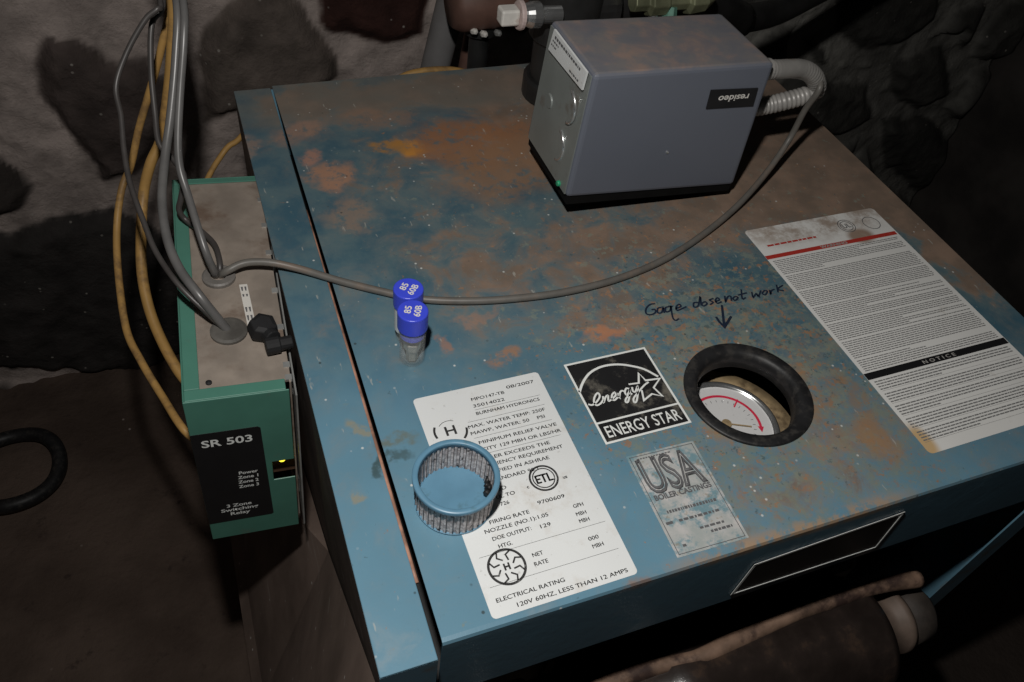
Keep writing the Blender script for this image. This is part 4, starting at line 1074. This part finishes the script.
bpart('motor_neck', bm, simple('dull_brown_neck', (0.13, 0.095, 0.075), 0.6, 0, 0.3, 40), smooth=True)
bm = bmesh.new()
lathe(bm, [(0, 0.456), (0.022, 0.458), (0.029, 0.464), (0.028, 0.482), (0.020, 0.490), (0, 0.492)], (0.0, Ya, Za), (1, 0, 0), 32)
bpart('motor_end', bm, simple('dusty_dark_motor', (0.045, 0.036, 0.03), 0.7, 0, 0.35, 40, bump=0.4), smooth=True)
# curved rusty rim of the mounting plate, traced along its upper edge
bm = bmesh.new()
RP = [px(590, 693, 2, -.205), px(622, 678, 2, -.205), px(668, 664, 2, -.205), px(700, 657, 2, -.205), px(735, 641, 2, -.205), px(775, 623, 2, -.203), px(810, 607, 2, -.202), px(850, 594, 2, -.202), px(890, 584, 2, -.204), px(918, 579, 2, -.206)]
tube(bm, RP, 0.0078, 12, 8, rfun=lambda L: 0.0072 + 0.0008 * math.sin(L * 60))
bpart('mounting_rim', bm, RUSTY, smooth=True)
bm = bmesh.new()
# chamber plate and bracket that carry the burner on the boiler front
box(bm, 0.12, 0.44, 0.036, 0.0545, -0.46, -0.220)
bpart('chamber_plate', bm, IRON, bevel=0.012, seg=3)
bm = bmesh.new(); lathe(bm, [(0, 0), (0.055, 0), (0.055, 0.09), (0, 0.09)], (0.27, -0.036, -0.29), (0, 1, 0), 32)
bpart('air_tube', bm, IRON, smooth=False)
bm = bmesh.new(); tube(bm, [px(700, 630, 1, 0.045), px(758, 609, 1, 0.045), px(830, 583, 1, 0.045), px(880, 564, 1, 0.046), px(903, 560, 1, 0.048)], 0.011, 12)
bpart('insulation_rope', bm, simple('dark_rope_gasket', (0.035, 0.035, 0.03), 0.8, 0, 0.4, 60), smooth=True)
bm = bmesh.new(); box(bm, 0.235, 0.305, -0.075, -0.005, FZ, -0.36); box(bm, 0.20, 0.34, -0.10, 0.03, FZ - 0.004, FZ + 0.01)
bpart('support_stand', bm, IRON, bevel=0.004)

# ------------------------------------------------------------------ pipework behind
def pipe_thing(name, P, r, m, label, cat='pipe', fittings=(), n=24, sub=10):
    c = Vector(P[0]); e = empty(name, c, label, cat)
    bm = bmesh.new(); tube(bm, P, r, n, sub); obj('pipe_run', bm, m, e, smooth=True, world=True)
    for (p, ax, rf, h) in fittings:
        bm = bmesh.new(); p = Vector(p); lathe(bm, [(r * .9, -h / 2), (rf * .92, -h / 2), (rf, -h * .4), (rf, h * .4), (rf * .92, h / 2), (r * .9, h / 2)], p, ax, 28, close=True)
        obj('coupling', bm, m, e, smooth=False, world=True)
    return e
p0 = px(437, 60, 1, .78); p1 = px(452, 0, 1, .78)
d = (p1 - p0)
E1 = pipe_thing('strut_post', [p0 - d * 6.5, p0 - d * 3, p0, p1, p1 + d * 4], 0.0190, PIPEGRY, 'wide grey dusty post rising behind the back edge of the boiler', 'post', sub=2)
bm = bmesh.new(); q0 = px(465, 70, 1, .79); q1 = px(475, 15, 1, .79); dd = q1 - q0
tube(bm, [q0 - dd * 5, q0, q1, q1 + dd * 1.2], 0.010, 14, 2); obj('side_rail', bm, PIPERED, E1, smooth=True, world=True)
# red-brown circulator body
cz = px(487, 8, 1, .68)
E2 = empty('circulator_pump', (cz.x, .68, cz.z), 'red-brown circulator pump body behind the boiler, left of the white valve plug', 'pump')
bm = bmesh.new(); lathe(bm, [(0, -0.045), (0.026, -0.045), (0.032, -0.035), (0.032, 0.01), (0.026, 0.02), (0.026, 0.04), (0, 0.04)], (cz.x, .68, cz.z + 0.01), (1, 0, 0.05), 32)
obj('volute', bm, PIPERED, E2, smooth=True, world=True)
bm = bmesh.new(); lathe(bm, [(0, 0), (0.020, 0), (0.020, 0.010), (0.012, 0.010), (0.012, 0.9), (0, 0.9)], (cz.x - 0.005, .685, cz.z - 0.02), (0, 0, -1), 24)
obj('lower_pipe', bm, PIPEBLK, E2, world=True)
for k, (u, v) in enumerate(((474, 31), (484, 34), (498, 33))):
    bm = bmesh.new(); c = px(u, v, 1, .655); lathe(bm, [(0, -0.004), (0.0036, -0.004), (0.0042, 0), (0.003, 0.004), (0, 0.005)], c, (0.2, -1, 0.2), 6)
    obj('flange_bolt', bm, WHITEPL if k < 2 else GALVB, E2, world=True)
# black riser left of the box with elbow, and the valve on it
ra = px(531, 95, 1, .62); rb = px(536, 45, 1, .60)
E3 = pipe_thing('black_riser_pipe', [Vector((.288, .532, 0.0)), Vector((.288, .532, .05)), Vector((.287, .534, .10)), Vector((.287, .536, .20)), Vector((.287, .536, .45))], 0.0330, PIPEBLK,
                'thick black pipe standing on the boiler behind the left side of the grey control box', 'pipe', fittings=[(Vector((.288, .532, .012)), (0, 0, 1), 0.039, 0.023), (Vector((.2875, .534, .080)), (0, 0, 1), 0.038, 0.03)])
vz = px(521, 15, 1, .500)
E4 = empty('drain_valve', (vz.x, vz.y, vz.z), 'small valve with a squared white plug beside the top of the black pipe', 'valve')
bm = bmesh.new(); lathe(bm, [(0, 0), (0.009, 0), (0.010, 0.004), (0.012, 0.010), (0.012, 0.018), (0.008, 0.022), (0.008, 0.040), (0, 0.040)], vz, (1, 0, -0.05), 20)
obj('valve_body', bm, STEEL, E4, world=True)
bm = bmesh.new(); lathe(bm, [(0, -0.0035), (0.0125, -0.0035), (0.0135, -0.002), (0.0135, 0.0005), (0, 0.0005)], vz, (1, 0, -0.05), 24)
obj('collar', bm, simple('pinkish_collar', (0.50, 0.40, 0.38), 0.4), E4, world=True)
bm = bmesh.new(); c = vz + Vector((-0.0125, 0, 0.0005)); box(bm, c.x - .0090, c.x + .0090, c.y - .0075, c.y + .0075, c.z - .0075, c.z + .0075)
obj('square_plug', bm, WHITEPL, E4, world=True, bevel=0.002)
# black manifold and brass valve above the grey box
E5 = empty('manifold_pipe', (.40, .52, .13), 'black manifold pipe running behind the top of the grey control box', 'pipe')
bm = bmesh.new(); tube(bm, [Vector((.31, .565, .140)), px(590, 3, 1, .56), px(640, 1, 1, .56), px(700, 3, 1, .56), px(738, 20, 1, .62)], 0.022, 24, 8)
obj('pipe_run', bm, PIPEBLK, E5, smooth=True, world=True)
bm = bmesh.new(); tube(bm, [px(738, 20, 1, .62), px(775, 12, 1, .66), px(820, -10, 1, .70), px(880, -40, 1, .74), px(960, -80, 1, .78)], 0.017, 24, 8)
obj('pipe_run', bm, PIPEBLK, E5, smooth=True, world=True)
bm = bmesh.new(); c = px(593, 2, 1, .54); lathe(bm, [(0.022, -.018), (0.029, -.018), (0.030, -.012), (0.030, .012), (0.029, .018), (0.022, .018)], c, (1, 0, 0), 28, close=True)
obj('coupling', bm, PIPEBLK, E5, world=True)
vz = px(672, 3, 1, .50)
E6 = empty('brass_valve', vz, 'tarnished green-brown brass valve just above the top of the grey box', 'valve')
bm = bmesh.new(); lathe(bm, [(0, -0.045), (0.010, -0.045), (0.010, -0.030), (0.015, -0.028), (0.015, -0.010), (0.011, -0.008), (0.011, 0.014), (0.016, 0.016), (0.014, 0.034), (0.006, 0.046), (0, 0.046)], vz + Vector((0, 0, .004)), (1, 0, 0), 8)
obj('valve_body', bm, BRASS, E6, world=True, bevel=0.001)
bm = bmesh.new(); lathe(bm, [(0, 0), (0.0045, 0), (0.0045, 0.024), (0.0015, 0.028), (0, 0.028)], vz + Vector((-0.020, -0.004, 0.0)), (-0.2, -0.2, -1), 12)
obj('valve_stem', bm, STEEL, E6, world=True)
bm = bmesh.new(); lathe(bm, [(0, 0), (0.006, 0), (0.008, 0.010), (0.005, 0.022), (0, 0.022)], vz + Vector((-0.004, -0.006, 0.0)), (-0.1, -0.2, -1), 8)
obj('spout', bm, simple('teal_corroded_brass', (0.10, 0.22, 0.17), 0.5, 0.2, 0.3, 60), E6, world=True)

# ------------------------------------------------------------------ floor things
hp = px(12, 468, 2, FZ + 0.02)
bm = bmesh.new()
pts = [Vector((hp.x + 0.072 * math.cos(a), hp.y + 0.075 * math.sin(a), FZ + 0.016 + 0.004 * math.sin(3 * a))) for a in [math.radians(-130 + 300 * k / 22) for k in range(23)]]
tube(bm, pts, 0.012, 14, 4)
o = obj('rubber_hose', bm, BLACK, smooth=True); c = pts[0].copy(); c.z = FZ; o.data.transform(Matrix.Translation(-c)); o.location = c
tag(o, 'dark curved hose loop lying on the dirt floor at the left edge', 'hose')
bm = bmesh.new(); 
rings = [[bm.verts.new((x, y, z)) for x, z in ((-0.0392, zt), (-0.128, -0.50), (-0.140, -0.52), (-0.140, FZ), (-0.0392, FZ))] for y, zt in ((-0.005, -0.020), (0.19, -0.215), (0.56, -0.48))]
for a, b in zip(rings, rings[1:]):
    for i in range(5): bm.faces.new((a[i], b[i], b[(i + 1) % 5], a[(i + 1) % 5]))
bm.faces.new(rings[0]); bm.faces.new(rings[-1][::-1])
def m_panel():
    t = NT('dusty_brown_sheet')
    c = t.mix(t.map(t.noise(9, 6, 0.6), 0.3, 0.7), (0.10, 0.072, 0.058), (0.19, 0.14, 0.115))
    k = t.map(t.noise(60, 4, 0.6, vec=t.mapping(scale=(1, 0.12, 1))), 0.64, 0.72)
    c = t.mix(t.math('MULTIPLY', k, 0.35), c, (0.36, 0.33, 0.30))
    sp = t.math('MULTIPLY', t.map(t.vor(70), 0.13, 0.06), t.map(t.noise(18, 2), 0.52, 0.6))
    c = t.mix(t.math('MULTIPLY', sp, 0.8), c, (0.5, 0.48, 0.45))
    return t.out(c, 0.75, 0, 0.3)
o = obj('dusty_wedge', bm, m_panel()); o.data.transform(Matrix.Translation((0.09, -0.3, -FZ))); o.location = (-0.09, 0.3, FZ)  # unidentified brown form, its slope shaped to catch the flash
tag(o, 'unidentified dusty brown sloping duct with pale specks, below the relay box against the boiler', 'wedge')
# side walls that close the cellar
for nm_, x0, x1 in (('wall_right', 1.62, 1.80), ('wall_left', -1.48, -1.30)):
    bm = bmesh.new(); N = 40
    box(bm, x0, x1, -1.2, 1.27, FZ - 0.07, Z1)
    o = obj(nm_, bm, simple('sooty_wall_' + nm_[5:], (0.06, 0.054, 0.05), 0.9, 0, 0.4, 6, 0.2, bump=0.5)); tag(o, kind='structure', label='dark cellar side wall')
